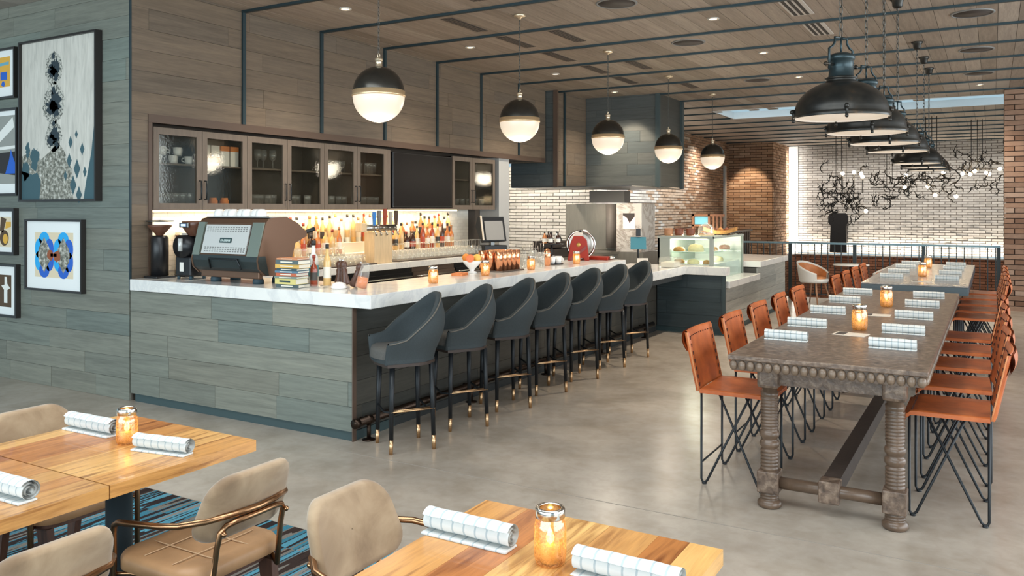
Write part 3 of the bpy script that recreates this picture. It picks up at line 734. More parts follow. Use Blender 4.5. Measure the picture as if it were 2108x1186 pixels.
# ================================================================ LEATHER COUNTER CHAIRS (front towards +X locally)
t = NT('tan_leather'); t.set(Roughness=.42, Specular_IOR_Level=.5)
oi = t.n('ShaderNodeObjectInfo'); f = t.noise(t.pos((1, 1, 1), obj=True), 7, 5, .6)
c = t.ramp(f, [(.3, lin((150, 72, 32))), (.55, lin((186, 96, 46))), (.75, lin((204, 116, 62)))])
t.base(c); t.bump(t.noise(t.pos((1, 1, 1), obj=True), 140, 3), .1, .002)
mat('stitch_dark', (70, 38, 26), .8); mat('leather_edge', (200, 130, 82), .6)
def make_chair():
    u = empty('leather_chair', (0, 0, 0)); w = .25
    # seat: slightly sagging sheet, front edge rolled
    def seat(a, b, dz):
        x = .215-.42*a; y = -w+2*w*b
        z = .585-.012*math.sin(PI*a)*math.sin(PI*b)+dz
        if a < .12: z -= .035*((.12-a)/.12)**2
        return (x, y, z)
    mb = MB(); mb.grid(lambda a, b: seat(a, b, 0), 12, 9).grid(lambda a, b: seat(a, 1-b, -.012), 12, 9)
    mb.bx(.2, .214, -w, w, .538, .56)
    for s_ in (-1, 1): mb.add([seat(i/11, (s_+1)/2, 0) for i in range(12)]+[seat(i/11, (s_+1)/2, -.022) for i in range(12)], [(i, i+1, 13+i, 12+i) for i in range(11)])
    st = mb.build('seat', 'tan_leather', u)
    def back(a, b, off):   # a up, b across
        y = -w+2*w*b; z = .575+.355*a
        x = -.205-.075*a-off-.018*math.sin(PI*b)
        return (x, y, z)
    mb = MB(); mb.grid(lambda a, b: back(a, b, 0), 9, 9).grid(lambda a, b: back(a, 1-b, .02), 9, 9)
    mb.grid(lambda a, b: (lambda p, q: tuple(p[k]*(1-b)+q[k]*b+(.012*math.sin(PI*b) if k == 2 else 0) for k in range(3)))(back(1, a, 0), back(1, a, .02)), 9, 4)
    for s_ in (0, 1): mb.grid(lambda a, b: tuple(back(a, s_, 0)[k]*(1-b)+back(a, s_, .02)[k]*b for k in range(3)), 9, 2)
    bk = mb.build('backrest', 'tan_leather', u)
    # flap wrapped over the back
    MB().grid(lambda a, b: (back(1-.32*a, b, .024)[0]-.018*math.sin(PI*a), back(1, b, 0)[1], .935-.12*a), 8, 9).grid(lambda a, b: (back(1-.32*a, b, .030)[0]-.018*math.sin(PI*a), back(1, b, 0)[1], .935-.12*a), 8, 9).build('wrapped_flap', 'tan_leather', bk)
    mb = MB()
    for k in range(11):
        b = .08+.84*k/10; p = back(.92, b, -.002); mb.bx(p[0]-.002, p[0]+.004, p[1]-.005, p[1]+.005, p[2]-.003, p[2]+.003)
        p = seat(.10, b, .001); mb.bx(p[0]-.004, p[0]+.004, p[1]-.006, p[1]+.006, p[2]-.003, p[2]+.003)
    for k in range(7):
        for b in (.06, .94):
            p = back(.1+.8*k/6, b, -.002); mb.bx(p[0]-.002, p[0]+.004, p[1]-.003, p[1]+.003, p[2]-.012, p[2]+.012)
    tag(mb.build('stitching', 'stitch_dark', bk), kind='stuff')
    for s_ in (0, 1): MB().tube([back(i/8, s_, .004) for i in range(9)], .0045, 6).build('edge_binding', 'leather_edge', bk)
    r = .0075
    for y in (-.225, .225):
        # back leg: straight down, tight bend at the floor, then up to the seat front; front leg mirrored
        for s_, xa, xb, xf in ((1, -.20, .10, -.175), (-1, .185, -.09, .16)):
            lg = MB().tube([(xa, y, .575), (xa, y, .03), (xa+s_*.008, y, .012), (xa+s_*.022, y, .010), (xa+s_*.036, y, .022), (xb, y, .57)], r, 8).build('leg', 'black_metal', u)
            MB().lathe([(.014, 0), (.016, .004), (.013, .012)], 10, (xa+s_*.018, y, 0)).build('foot', 'black_metal', lg)
    MB().tube([(-.19, -.225, .575), (-.19, .225, .575), (.17, .225, .565), (.17, -.225, .565)], r, 8, True).build('seat_frame', 'black_metal', u)
    MB().tube([(-.20, -.225, .13), (-.20, .225, .13)], .006, 6).build('brace', 'black_metal', u)
    for b_ in (.04, .96): MB().tube([back(i/6, b_, .01) for i in range(7)], r, 6).build('back_frame', 'black_metal', u)
    return u
lch = make_chair(); used = []
OR = ['first', 'second', 'third', 'fourth', 'fifth']
for i in range(5):
    y = 5.24+.785*i
    inst(lch, used, (-1.36, y, 0), R(random.uniform(-2, 2)), '%s tan leather chair from the camera on the bar side of the carved table' % OR[i], 'leather chairs at the carved table', 'chair')
for i in range(5):
    y = 5.30+.75*i
    inst(lch, used, (-.215, y, 0), R(180+random.uniform(-2, 2)), '%s tan leather chair from the camera on the right side of the carved table' % OR[i], 'leather chairs at the carved table', 'chair')
for i in range(4):
    y = 10.0+.76*i
    inst(lch, used, (-1.26, y, 0), 0, '%s tan leather chair from the camera on the bar side of the slate table' % OR[i], 'leather chairs at the slate table', 'chair')
for i in range(5):
    y = 9.85+.72*i
    inst(lch, used, (-.16, y, 0), R(180), '%s tan leather chair from the camera on the right side of the slate table' % OR[i], 'leather chairs at the slate table', 'chair')

# ================================================================ FOREGROUND TABLES
t = NT('plank_table'); t.set(Roughness=.28, Specular_IOR_Level=.5, Coat_Weight=.2)
oi = t.n('ShaderNodeObjectInfo')
tone = t.ramp(oi.outputs['Random'], [(0, lin((176, 112, 58))), (.25, lin((212, 158, 92))), (.45, lin((224, 178, 112))), (.6, lin((190, 124, 68))), (.8, lin((150, 82, 46))), (1, lin((218, 168, 100)))])
v = t.pos((11, .9, 11), rnd=61); g = t.noise(v, 1.8, 6, .6, 1.2); g2 = t.noise(v, 7, 4, .6, .3)
c = t.mix(1, tone, t.ramp(g, [(.32, (.46, .34, .26, 1)), (.49, (.98, .97, .96, 1)), (.7, (1.14, 1.12, 1.06, 1))]), 'MULTIPLY')
c = t.mix(.7, c, t.ramp(g2, [(.3, (.78, .72, .66, 1)), (.6, (1.05, 1.05, 1.05, 1))]), 'MULTIPLY'); t.base(c)
mat('knot', (70, 42, 26), .6)
def wood_table(name, x0, x1, y0, y1, nb, label, base=True):
    xc, yc = (x0+x1)/2, (y0+y1)/2; hx, hy = (x1-x0)/2, (y1-y0)/2
    u = empty(name, (xc, yc, .006), 0, label, 'table')
    me = unit_box('plank', 'plank_table'); wds = [random.uniform(.7, 1.5) for _ in range(nb)]; s_ = sum(wds); x = -hx
    for wd in wds:
        wd = wd/s_*2*hx; piece('plank', me, u, x+.0004, x+wd-.0004, -hy, hy, .705, .75); x += wd
    if base:
        MB().lathe([(.05, .03), (.05, .40), (.05, .69), (.14, .70), (.14, .705)], 18).build('column', 'table_black', u)
        MB().lathe([(.001, 0), (.24, 0), (.24, .015), (.06, .035)], 24).build('base_plate', 'table_black', u)
    return u
mat('table_black', (48, 56, 60), .45, .3)
wood_table('wooden_table', -3.45, -2.60, 1.745, 2.39, 7, 'square plank table far left in front, holding two napkins and a candle jar')
wood_table('wooden_table', -3.45, -2.60, 1.08, 1.740, 7, 'plank table at the left picture edge butted against its neighbour')
wood_table('wooden_table', -1.42, -.645, 1.50, 2.272, 6, 'plank table at the bottom centre with a large candle jar')

# ================================================================ FOREGROUND ARMCHAIRS (front towards +X locally)
t = NT('suede'); t.set(Roughness=.75, Specular_IOR_Level=.3, Sheen_Weight=.3)
f = t.noise(t.pos((1, 1, 1), obj=True), 5, 5, .6, .5); f2 = t.noise(t.pos((1, 1, 1), obj=True), 60, 3)
c = t.ramp(f, [(.3, lin((122, 98, 74))), (.5, lin((150, 125, 97))), (.72, lin((172, 148, 119)))]); t.base(c); t.bump(f2, .08, .003)
mat('suede_seat', (168, 128, 90), .5, var=.14, nscale=9, obj=True); mat('bronze_tube', (166, 126, 92), .28, 1); mat('walnut', (80, 50, 36), .45, var=.25, nscale=10, stretch=(6, 6, 1)); mat('seam_pale', (190, 156, 120), .7)
def make_armchair():
    u = empty('armchair', (0, 0, 0))
    # seat pad
    oc = rrect(.42, .45, .09, 6, .0, 0)
    n = len(oc); lay = [(.405, .93), (.412, 1), (.445, 1.0), (.458, .97), (.464, .85), (.463, .72), (.463, .6), (.463, .48), (.463, .36), (.463, .24), (.463, .12), (.463, .01)]
    def sp(a, b):
        p = oc[int(round(a*n)) % n]; z, k = lay[int(round(b*11))]
        x, y = p[0]*k, p[1]*k
        if k < .9: z += .009*(1-abs(math.sin(x*20.9))**6)*(1-abs(math.sin(y*20.9))**6)-.007
        return (x, y, z)
    st = MB().grid(sp, n, 12, cu=True).build('seat', 'suede_seat', u)
    for q in (-.075, .075):
        MB().tube([(-.17+.34*i/10, q, .4615) for i in range(11)], .0022, 4).build('seat_seam', 'seam_pale', st)
        MB().tube([(q, -.18+.36*i/10, .4615) for i in range(11)], .0022, 4).build('seat_seam', 'seam_pale', st)
    MB().prism(rrect(.36, .40, .08, 5, .0, 0), .385, .406).build('seat_board', 'walnut', u)
    # back pad: curved rounded slab
    def bp(y, z, off):
        x = -.225-.10*(z-.55)/.3+1.1*y*y*.9*1.0-off
        return (x, y, z)
    oc2 = rrect(.385, .24, .08, 6, 0, 0); n2 = len(oc2)
    lays = [(.0, .01), (.0, .5), (.0, .85), (-.003, .95), (.012, 1.0), (.026, 1.0), (.040, .96), (.043, .85), (.044, .5), (.044, .01)]
    def bk(a, b):
        p = oc2[int(round(a*n2)) % n2]; o_, k = lays[int(round(b*9))]
        y = p[0]*k*(1-.07*(p[1]*k)/.135*-1 if False else 1); y *= 1+.10*(-p[1]*k/.135)
        return bp(y, .668+p[1]*k, o_-.02)
    MB().grid(bk, n2, 10, cu=True).build('backrest', 'suede', u)
    # arm rail: one tube from front leg over the arm around the back
    pts = []
    def rail(y, x, z): pts.append((x, y, z))
    L = [(.165, .238, .03), (.165, .24, .545), (.155, .243, .575), (.125, .247, .592), (.07, .252, .60), (.0, .255, .61), (-.10, .252, .622), (-.18, .235, .632), (-.245, .18, .642), (-.285, .09, .648), (-.30, 0, .65)]
    full = L+[(x, -y, z) for x, y, z in L[-2::-1]]
    MB().tube([(x, y, z) for x, y, z in full], .0115, 8).build('arm_rail', 'bronze_tube', u)
    # inner hoop on the rear: back legs joined over the pad
    h = [(-.235, .150, .38), (-.258, .145, .54), (-.272, .143, .595), (-.282, .125, .617), (-.293, .09, .625), (-.299, 0, .627)]
    h2 = h+[(x, -y, z) for x, y, z in h[-2::-1]]
    MB().tube([(-.19, .17, .395)]+h2+[(-.19, -.17, .395)], .0105, 8).build('back_hoop', 'bronze_tube', u)
    for q in (-1, 1): MB().tube([(.165, q*.238, .40), (.12, q*.2, .395), (-.19, q*.17, .395)], .007, 6).build('seat_rail', 'bronze_tube', u)
    for y in (-.145, .145): MB().sphere((-.290, y*.98, .595), .010, 8, 5).build('rivet', 'bronze_tube', u)
    for sx, sy in ((-1, -1), (-1, 1), (1, -1), (1, 1)):
        MB().prism([(-.028, 0), (.028, 0), (.022, 1), (-.022, 1)], -.014, .014, 'xz').build('leg', 'walnut', u) if False else None
        x, y = (-.17, .165*sy) if sx < 0 else (.14, .165*sy)
        dx = .05*sx; a = .026; b = .015
        vs = [(x+dx+q*b, y+s2*b, 0) for q, s2 in ((-1, -1), (1, -1), (1, 1), (-1, 1))]+[(x+q*a*1.4, y+s2*a*.6, .386) for q, s2 in ((-1, -1), (1, -1), (1, 1), (-1, 1))]
        MB().add(vs, [(0, 1, 2, 3), (4, 5, 6, 7), (0, 1, 5, 4), (1, 2, 6, 5), (2, 3, 7, 6), (3, 0, 4, 7)]).build('leg', 'walnut', u)
    return u
ach = make_armchair(); used = []
for (x, y, rz, lb) in ((-2.53, 2.06, 180, 'beige suede armchair with bronze tube frame, seen from behind left of centre'),
                       (-2.50, 1.33, 180, 'beige suede armchair with bronze rail cut by the bottom left picture corner'),
                       (-3.50, 2.13, 0, 'beige armchair behind the left plank table, against the grey floor'),
                       (-1.53, 2.03, 0, 'beige suede armchair facing the bottom centre plank table'),
                       (-3.50, 1.42, 0, 'beige armchair on the far side of the left-edge plank table')):
    inst(ach, used, (x, y, .006), R(rz), lb, 'suede armchairs in the foreground', 'chair')

# ================================================================ RUG
t = NT('carpet'); t.set(Roughness=.95, Specular_IOR_Level=.1)
v = t.pos((12, .4, 1)); n1 = t.noise(v, 1, 2, .5)
bl = t.n('ShaderNodeTexBrick'); bl.inputs['Scale'].default_value = 1; bl.inputs['Brick Width'].default_value = .5; bl.inputs['Row Height'].default_value = .5; bl.inputs['Mortar Size'].default_value = 0
bl.inputs['Color1'].default_value = (0, 0, 0, 1); bl.inputs['Color2'].default_value = (1, 1, 1, 1); t.l(t.pos(), bl.inputs['Vector'])
ad = t.n('ShaderNodeMath', operation='ADD'); mu = t.n('ShaderNodeMath', operation='MULTIPLY'); mu.inputs[1].default_value = .14
t.l(bl.outputs['Color'], mu.inputs[0]); t.l(n1, ad.inputs[0]); t.l(mu.outputs[0], ad.inputs[1])
c = t.ramp(ad.outputs[0], [(0, lin((46, 36, 34))), (.40, lin((58, 46, 42))), (.47, lin((118, 112, 104))), (.53, lin((62, 118, 136))), (.58, lin((48, 40, 40))), (.63, lin((84, 142, 160))), (.70, lin((132, 126, 120))), (.78, lin((66, 84, 96)))], 'CONSTANT')
f = t.noise(t.pos(), 260, 2); c = t.mix(.6, c, t.ramp(f, [(.3, (.6, .6, .6, 1)), (.7, (1.3, 1.3, 1.3, 1))]), 'MULTIPLY'); t.base(c); t.bump(f, .6, .006)
tag(MB().bx(-6.5, -1.1, -2.5, 3.22, 0, .006).build('striped_rug', 'carpet'), 'teal, brown and grey striped rug under the foreground tables', 'rug')

# ================================================================ CEILING FITTINGS
mat('vent_dark', (36, 32, 30), .6); mat('vent_frame', (92, 80, 70), .6)
VN = [(-5.0, 7.57), (-4.98, 8.66), (-4.29, 8.66), (-4.97, 9.79), (-4.97, 10.95), (-4.29, 10.9), (-4.98, 12.1), (-4.29, 6.4), (-4.29, 13.1)]
VL = ['long dark slot vent left of the second globe pendant', 'dark slot vent crossed by the second globe chain', 'dark slot vent right of the second globe chain', 'dark slot vent left of the third globe canopy',
      'dark slot vent behind the third globe chain', 'dark slot vent right of the third globe canopy', 'small dark slot vent above the kitchen hood', 'dark slot vent at the top edge of the picture', 'far slot vent beside the fourth globe canopy']
vp = empty('slot_vent'); MB().bx(-.075, .075, -.36, .36, -.006, .002).build('frame', 'vent_frame', vp); MB().bx(-.06, .06, -.345, .345, -.008, -.0055).build('slot', 'vent_dark', vp)
for k in range(3): MB().bx(-.045+.037*k, -.03+.037*k, -.34, .34, -.011, -.007).build('blade', 'vent_frame', vp)
used = []
for (x, y), lb in zip(VN, VL): inst(vp, used, (x, y, ZC), 0, lb, 'slot vents in the ceiling', 'vent')
mat('vent_white', (188, 182, 174), .5)
dp = empty('linear_diffuser'); MB().bx(-.11, .11, -.36, .36, -.008, .002).build('frame', 'vent_white', dp)
for k in range(3): MB().bx(-.085+.06*k, -.05+.06*k, -.34, .34, -.0095, -.0075).build('slot', 'vent_dark', dp)
used = []
for (x, y, lb) in ((-1.70, 8.58, 'pale three-slot diffuser beside the nearest dome chain'), (-1.69, 9.72, 'pale three-slot diffuser above the first dome lamp'), (-1.69, 7.2, 'pale three-slot diffuser at the top picture edge')):
    inst(dp, used, (x, y, ZC), 0, lb, 'three-slot diffusers', 'vent')
# round grilles
mat('grille_dark', (54, 46, 42), .6); mat('grille_grey', (120, 120, 118), .5)
gp = empty('ceiling_speaker'); MB().lathe([(.205, .0), (.205, -.008), (.185, -.012), (.183, -.006)], 28, caps=False).build('ring', 'grille_grey', gp); MB().lathe([(.001, -.007), (.185, -.007), (.185, 0)], 28).build('grille', 'grille_dark', gp)
used = []
for (x, y, lb) in ((-3.19, 7.52, 'round dark ceiling speaker at the top edge above the bar'), (-3.19, 9.73, 'round dark ceiling speaker between globe and dome rows'), (-.18, 9.75, 'round ceiling grille nearest at the upper right'),
                   (-.18, 12.0, 'round ceiling grille second from the top right corner'), (-.18, 14.1, 'round ceiling grille third from the top right corner'), (-3.18, 13.1, 'far round ceiling ring beyond the fourth globe canopy')):
    inst(gp, used, (x, y, ZC), 0, lb, 'round ceiling grilles', 'speaker')
emis('downlight_glow', (255, 220, 170), 5)
lp = empty('downlight'); MB().lathe([(.062, .0), (.062, -.01), (.045, -.012), (.043, -.002)], 20, caps=False).build('trim_ring', 'vent_white', lp); MB().lathe([(.001, -.004), (.044, -.004), (.044, 0)], 20).build('lens', 'downlight_glow', lp)
used = []
DL = [(-5.64, 8.65, 'lit downlight in the ceiling left of the second globe'), (-5.65, 11.0, 'lit downlight in the ceiling before the kitchen hood'), (-5.64, 13.2, 'lit downlight in the ceiling by the hood front'), (-2.56, 8.64, 'lit downlight beside the dark round speaker'),
      (-2.56, 10.85, 'lit downlight in the middle ceiling bay'), (-2.56, 13.1, 'far lit downlight left of the first dome'), (-.18, 15.4, 'small downlight by the brick pier top'), (-5.64, 6.35, 'lit downlight near the top left above the coffee machine')]
for x, y, lb in DL:
    inst(lp, used, (x, y, ZC), 0, lb, 'downlights', 'downlight')
    spot('downlight_beam', (x, y, ZC-.02), (x, y, 0), 200, WARM2, 115, 1)

# ================================================================ CHAIN HELPER
def chain(mb, x, y, z0, z1, lw=.013, ll=.034, r=.0028):
    z = z0; k = 0
    while z < z1-.01:
        pts = []
        for i in range(10):
            a = 2*PI*i/10; u_ = lw*.55*math.cos(a); v_ = ll*.62*math.sin(a)
            pts.append((x+(u_ if k % 2 else 0), y+(0 if k % 2 else u_), min(z+ll/2+v_, z1+.02)))
        mb.tube(pts, r, 4, True); z += ll; k += 1
    return mb
# ================================================================ GLOBE PENDANTS
mat('gunmetal', (82, 80, 75), .27, .85); mat('brass_band', (236, 204, 160), .3, .7); mat('nickel', (222, 204, 176), .28, .8); mat('chain_metal', (92, 92, 88), .4, .9)
t = NT('opal_glass'); t.base(lin((190, 180, 165))); t.set(Roughness=.3, Emission_Color=lin((255, 231, 203)), Emission_Strength=.48)
def make_globe():
    u = empty('globe_pendant'); r = .205; zc = 2.62-ZC
    sh = [(r*math.sin(a), zc+r*1.02*math.cos(a)) for a in [R(q) for q in (90, 82, 74, 66, 58, 50, 42, 34, 26, 18, 12, 8)]]
    MB().lathe([(x, z+.012) for x, z in sh], 32, caps=False).build('metal_shade', 'gunmetal', u)
    MB().lathe([(r+.002, zc-.024), (r+.008, zc-.022), (r+.008, zc-.006), (r+.005, zc-.004), (r+.005, zc+.024), (r-.006, zc+.027)], 32, caps=False).build('metal_band', 'brass_band', u)
    g = [(max(1e-5, .207*math.sin(a)), zc-.02-.207*math.cos(a)) for a in [R(q) for q in range(0, 91, 6)]]
    MB().lathe(g, 32, caps=False).build('opal_bowl', 'opal_glass', u)
    zt = zc+r*1.02+.012
    MB().lathe([(.001, zt-.01), (.03, zt-.008), (.03, zt+.0), (.026, zt+.004), (.026, zt+.045), (.031, zt+.048), (.031, zt+.062), (.02, zt+.068), (.008, zt+.072)], 20).build('cap', 'nickel', u)
    MB().tube([(0, .014*math.cos(a), zt+.085+.018*math.sin(a)) for a in [2*PI*i/12 for i in range(12)]], .004, 6, True).build('loop', 'nickel', u)
    chain(MB(), 0, 0, zt+.1, -.05).build('chain', 'chain_metal', u)
    MB().lathe([(.001, 0), (.062, 0), (.062, -.022), (.045, -.03), (.02, -.034), (.012, -.05), (.001, -.052)], 24).build('canopy', 'nickel', u)
    return u
gl = make_globe(); used = []
for i, lb in enumerate(('largest half-opal globe pendant, nearest the camera above the bar', 'second globe pendant from the camera over the bar', 'third, middle globe pendant over the bar', 'fourth globe pendant, before the hood edge', 'smallest and farthest globe pendant, against the brown brick')):
    y = 5.18+2.28*i
    inst(gl, used, (-4.25, y, ZC), 0, lb, 'half-opal globe pendants', 'pendant lamp')
    point('globe_light', (-4.25, y, 2.34), 14, WARM2, .15)

# ================================================================ DOME PENDANTS
t = NT('patina_black'); t.set(Roughness=.3, Metallic=.6)
f = t.noise(t.pos(obj=True), 9, 5); t.base(t.ramp(f, [(.35, lin((38, 39, 38))), (.6, lin((56, 54, 50))), (.8, lin((92, 72, 54)))]))
emis('dome_inside', (250, 226, 190), .35)
mat('patina_blue', (46, 60, 64), .35, .6)
def make_dome():
    u = empty('dome_pendant'); z0 = 2.245-ZC; r = .275
    P_ = [(r, z0), (r+.004, z0+.012), (r-.004, z0+.022)]
    for q in range(0, 78, 6):
        a = R(q); P_.append((.268*math.cos(a)**.92 if q else .268, z0+.03+.195*math.sin(a)))
    P_ += [(.085, z0+.225), (.085, z0+.232), (.095, z0+.236), (.095, z0+.243), (.08, z0+.248)]
    MB().lathe(P_, 36, caps=False).build('shade', 'patina_black', u)
    MB().lathe([(r-.004, z0+.004), (.255, z0+.012), (.2, z0+.008), (.001, z0+.002)], 36, caps=False).build('glass_lens', 'dome_inside', u)
    MB().lathe([(.08, z0+.245), (.072, z0+.255), (.068, z0+.30), (.068, z0+.345), (.078, z0+.35), (.08, z0+.372), (.072, z0+.38), (.045, z0+.392), (.001, z0+.396)], 28, caps=False).build('neck', 'patina_blue', u)
    zt = z0+.39
    for s_ in (-1, 1):
        br = MB().tube([(0, s_*.012, zt+.095), (0, s_*.055, zt+.095), (0, s_*.055, zt+.065), (0, s_*.075, zt+.04), (0, s_*.105, zt+.025), (0, s_*.105, zt-.10)], .0075, 6).build('yoke_arm', 'patina_blue', u)
        MB().cyl((0, s_*.07, zt-.07), (0, s_*.135, zt-.07), .008, n=8).sphere((0, s_*.135, zt-.07), .014, 8, 5).build('yoke_knob', 'patina_black', br)
    for k in range(4):
        a = PI/4+PI/2*k; x, y = .272*math.cos(a), .272*math.sin(a)
        MB().cyl((x, y, z0-.012), (x, y, z0+.06), .009, n=8).sphere((x*1.03, y*1.03, z0+.045), .014, 8, 5).sphere((x, y, z0-.012), .011, 8, 5).build('clamp', 'patina_black', u)
    MB().cyl((0, 0, zt), (0, 0, zt+.10), .006, n=8).build('stem', 'patina_blue', u)
    chain(MB(), 0, 0, zt+.10, -.09, .018, .046, .004).build('chain', 'chain_metal', u)
    MB().lathe([(.001, 0), (.065, 0), (.068, -.012), (.05, -.03), (.044, -.075), (.03, -.095), (.001, -.097)], 20).build('canopy', 'patina_black', u)
    return u
dm = make_dome(); used = []
for y, lb in zip((5.30, 6.45, 7.58, 8.72, 11.1, 12.25, 13.25), ('largest black industrial dome lamp, nearest the camera', 'second black dome lamp in the row over the long tables', 'third black dome lamp in the row over the long tables', 'fourth black dome lamp, the last over the carved table',
        'fifth black dome lamp, first over the slate table', 'sixth black dome lamp, over the middle of the slate table', 'farthest, smallest black dome lamp of the row')):
    inst(dm, used, (-.79, y, ZC), R(-30), lb, 'industrial dome lamps', 'pendant lamp')
    spot('dome_beam', (-.79, y, 2.22), (-.79, y, 0), 22, WARM2, 120, .8, .15)

# ================================================================ wall washers and added far wall fill
spot('brick_washer', (-6.35, 24.3, ZC-.06), (-6.4, 25.4, 1.8), 230, WARM, 55, .5)
spot('hood_washer', (-5.55, 13.1, ZC-.06), (-5.5, 13.75, 2.4), 90, WARM, 60, .4)
area('ledge_cove', (.1, 27.5, .30), (R(180), 0, 0), 11.6, .12, 150, WARM2)
for k in range(6): spot('far_wall_fill', (-4.9+1.1*k, 26.0, ZC-.06), (-4.9+1.1*k, 27.7, 1.3), 75, (1, .95, .88), 100, 1)  # unseen spots added to brighten the far brick wall
area('slot_light', (-5.55, 27.25, 1.9), (R(90), 0, R(20)), .2, 3.2, 22, (1, .97, .92))

# ================================================================ CANDLE JARS
t = NT('amber_glass'); t.t.nodes.remove(t.p)
tr = t.n('ShaderNodeBsdfTransparent'); tr.inputs[0].default_value = (1, .74, .46, 1)
tl = t.n('ShaderNodeBsdfTranslucent'); tl.inputs[0].default_value = (1, .62, .30, 1)
gs = t.n('ShaderNodeBsdfGlossy'); gs.inputs['Roughness'].default_value = .12; gs.inputs[0].default_value = (.9, .85, .8, 1)
nz = t.noise(t.pos(obj=True), 120, 3); rp = t.ramp(nz, [(.42, (.25, .25, .25, 1)), (.62, (.7, .7, .7, 1))])
m1 = t.n('ShaderNodeMixShader'); t.l(rp, m1.inputs[0]); t.l(tr.outputs[0], m1.inputs[1]); t.l(tl.outputs[0], m1.inputs[2])
m2 = t.n('ShaderNodeMixShader'); m2.inputs[0].default_value = .16; t.l(m1.outputs[0], m2.inputs[1]); t.l(gs.outputs[0], m2.inputs[2])
t.l(m2.outputs[0], t.out.inputs[0])
bp_ = t.n('ShaderNodeBump'); bp_.inputs['Strength'].default_value = .6; t.l(nz, bp_.inputs['Height']); t.l(bp_.outputs[0], gs.inputs['Normal'])
mat('chrome', (214, 212, 206), .15, 1); mat('candle_wax', (240, 214, 160), .5); emis('flame', (255, 206, 110), 9)
def make_jar():
    u = empty('candle_jar')
    MB().lathe([(.001, .0), (.033, 0), (.038, .006), (.041, .02), (.041, .09), (.038, .105), (.033, .114), (.033, .122)], 22, caps=False).build('glass', 'amber_glass', u)
    MB().lathe([(.036, .116), (.038, .118), (.038, .138), (.036, .142), (.028, .142), (.028, .138), (.034, .136), (.034, .116)], 22, caps=False).build('metal_rim', 'chrome', u)
    c_ = MB().lathe([(.001, .006), (.026, .006), (.026, .045), (.001, .047)], 14).build('candle', 'candle_wax', u)
    MB().lathe([(.001, .047), (.009, .055), (.011, .066), (.006, .08), (.001, .09)], 10, caps=False).build('flame', 'flame', c_)
    return u
jar = make_jar(); used = []
JARS = [(-3.014, 2.095, .756, 1.0, 'amber candle jar between two napkins on the left plank table'), (-1.02, 1.955, .756, 1.05, 'largest amber candle jar, on the bottom centre plank table'),
        (-4.03, 5.62, 1.08, 1.0, 'amber candle jar on the bar nearest the corner'), (-4.07, 6.50, 1.08, 1.0, 'amber candle jar on the bar in front of the citrus bowl'), (-4.06, 7.36, 1.08, 1.0, 'amber candle jar on the bar right of the striped tumblers'), (-4.05, 8.40, 1.08, 1.0, 'amber candle jar on the bar left of the red slicer'),
        (-.77, 5.95, .89, 1.2, 'glowing amber jar nearest on the carved communal table'), (-.76, 7.47, .89, 1.2, 'glowing amber jar farther along the carved communal table'), (-.70, 10.6, .92, 1.15, 'amber jar nearer on the slate table'), (-.735, 12.15, .92, 1.15, 'amber jar farther on the slate table')]
for x, y, z, s_, lb in JARS:
    o = inst(jar, used, (x, y, z), random.uniform(0, 3), lb, 'amber candle jars', 'candle jar'); o.scale = (s_, s_, s_)

# ================================================================ ROLLED NAPKINS
t = NT('napkin_cloth'); t.set(Roughness=.9, Specular_IOR_Level=.1)
sx = t.n('ShaderNodeSeparateXYZ'); t.l(t.pos(obj=True), sx.inputs[0])
mu = t.n('ShaderNodeMath', operation='MULTIPLY'); mu.inputs[1].default_value = 32; t.l(sx.outputs[0], mu.inputs[0])
fr_ = t.n('ShaderNodeMath', operation='FRACT'); t.l(mu.outputs[0], fr_.inputs[0])
c = t.ramp(fr_.outputs[0], [(0, lin((208, 210, 207))), (.84, lin((172, 182, 185)))], 'CONSTANT')
t.base(c); t.bump(t.noise(t.pos((1, 1, 1), obj=True), 240, 2), .25, .002)
def make_napkin(L=.235):
    mb = MB(); sp = []
    for i in range(46):
        a = 2.6*2*PI*i/45; r = .008+.022*(i/45); sp.append((r*math.cos(a-1.2), .031+r*math.sin(a-1.2)*.92))
    e = sp[-1]
    sp += [(e[0]-.01, e[1]-.003)] if False else []
    n = len(sp); nx = 9
    def p(i, k, off):
        y, z = sp[i]; q = sp[min(i+1, n-1)]; q0 = sp[max(i-1, 0)]
        ty, tz = q[0]-q0[0], q[1]-q0[1]; l_ = math.hypot(ty, tz) or 1
        return (-L/2+L*k/(nx-1), y-tz/l_*off, max(.0005, z+ty/l_*off)+.0008*math.sin(k*2.1+i*.2))
    mb.grid(lambda a, b: p(int(round(a*(n-1))), int(round(b*(nx-1))), 0), n, nx)
    mb.grid(lambda a, b: p(int(round(a*(n-1))), int(round(b*(nx-1))), .0022), n, nx)
    u = empty('rolled_napkin')
    mb.build('cloth_roll', 'napkin_cloth', u)
    MB().bx(-L/2, L/2, -.032, .02, .0, .007).build('loose_edge', 'napkin_cloth', u, bevel=.002, seg=1)
    return u
nk = make_napkin(); used = []
def napkin(x, y, z, rz, lb, s_=1): o = inst(nk, used, (x, y, z), R(rz), lb, 'rolled striped napkins', 'napkin'); o.scale = (s_, s_, s_); return o
napkin(-3.29, 2.125, .756, 2, 'rolled white napkin left of the jar on the left plank table', 1.25)
napkin(-2.785, 2.09, .756, 10, 'rolled white napkin right of the jar on the left plank table', 1.1)
napkin(-2.82, 1.51, .756, 2, 'rolled white napkin cut by the left picture edge', 1.25)
napkin(-1.29, 1.975, .756, 0, 'large rolled white napkin left of the jar on the centre plank table', 1.22)
napkin(-.80, 1.955, .75, 0, 'rolled white napkin at the bottom picture edge right of the jar', 1.22)
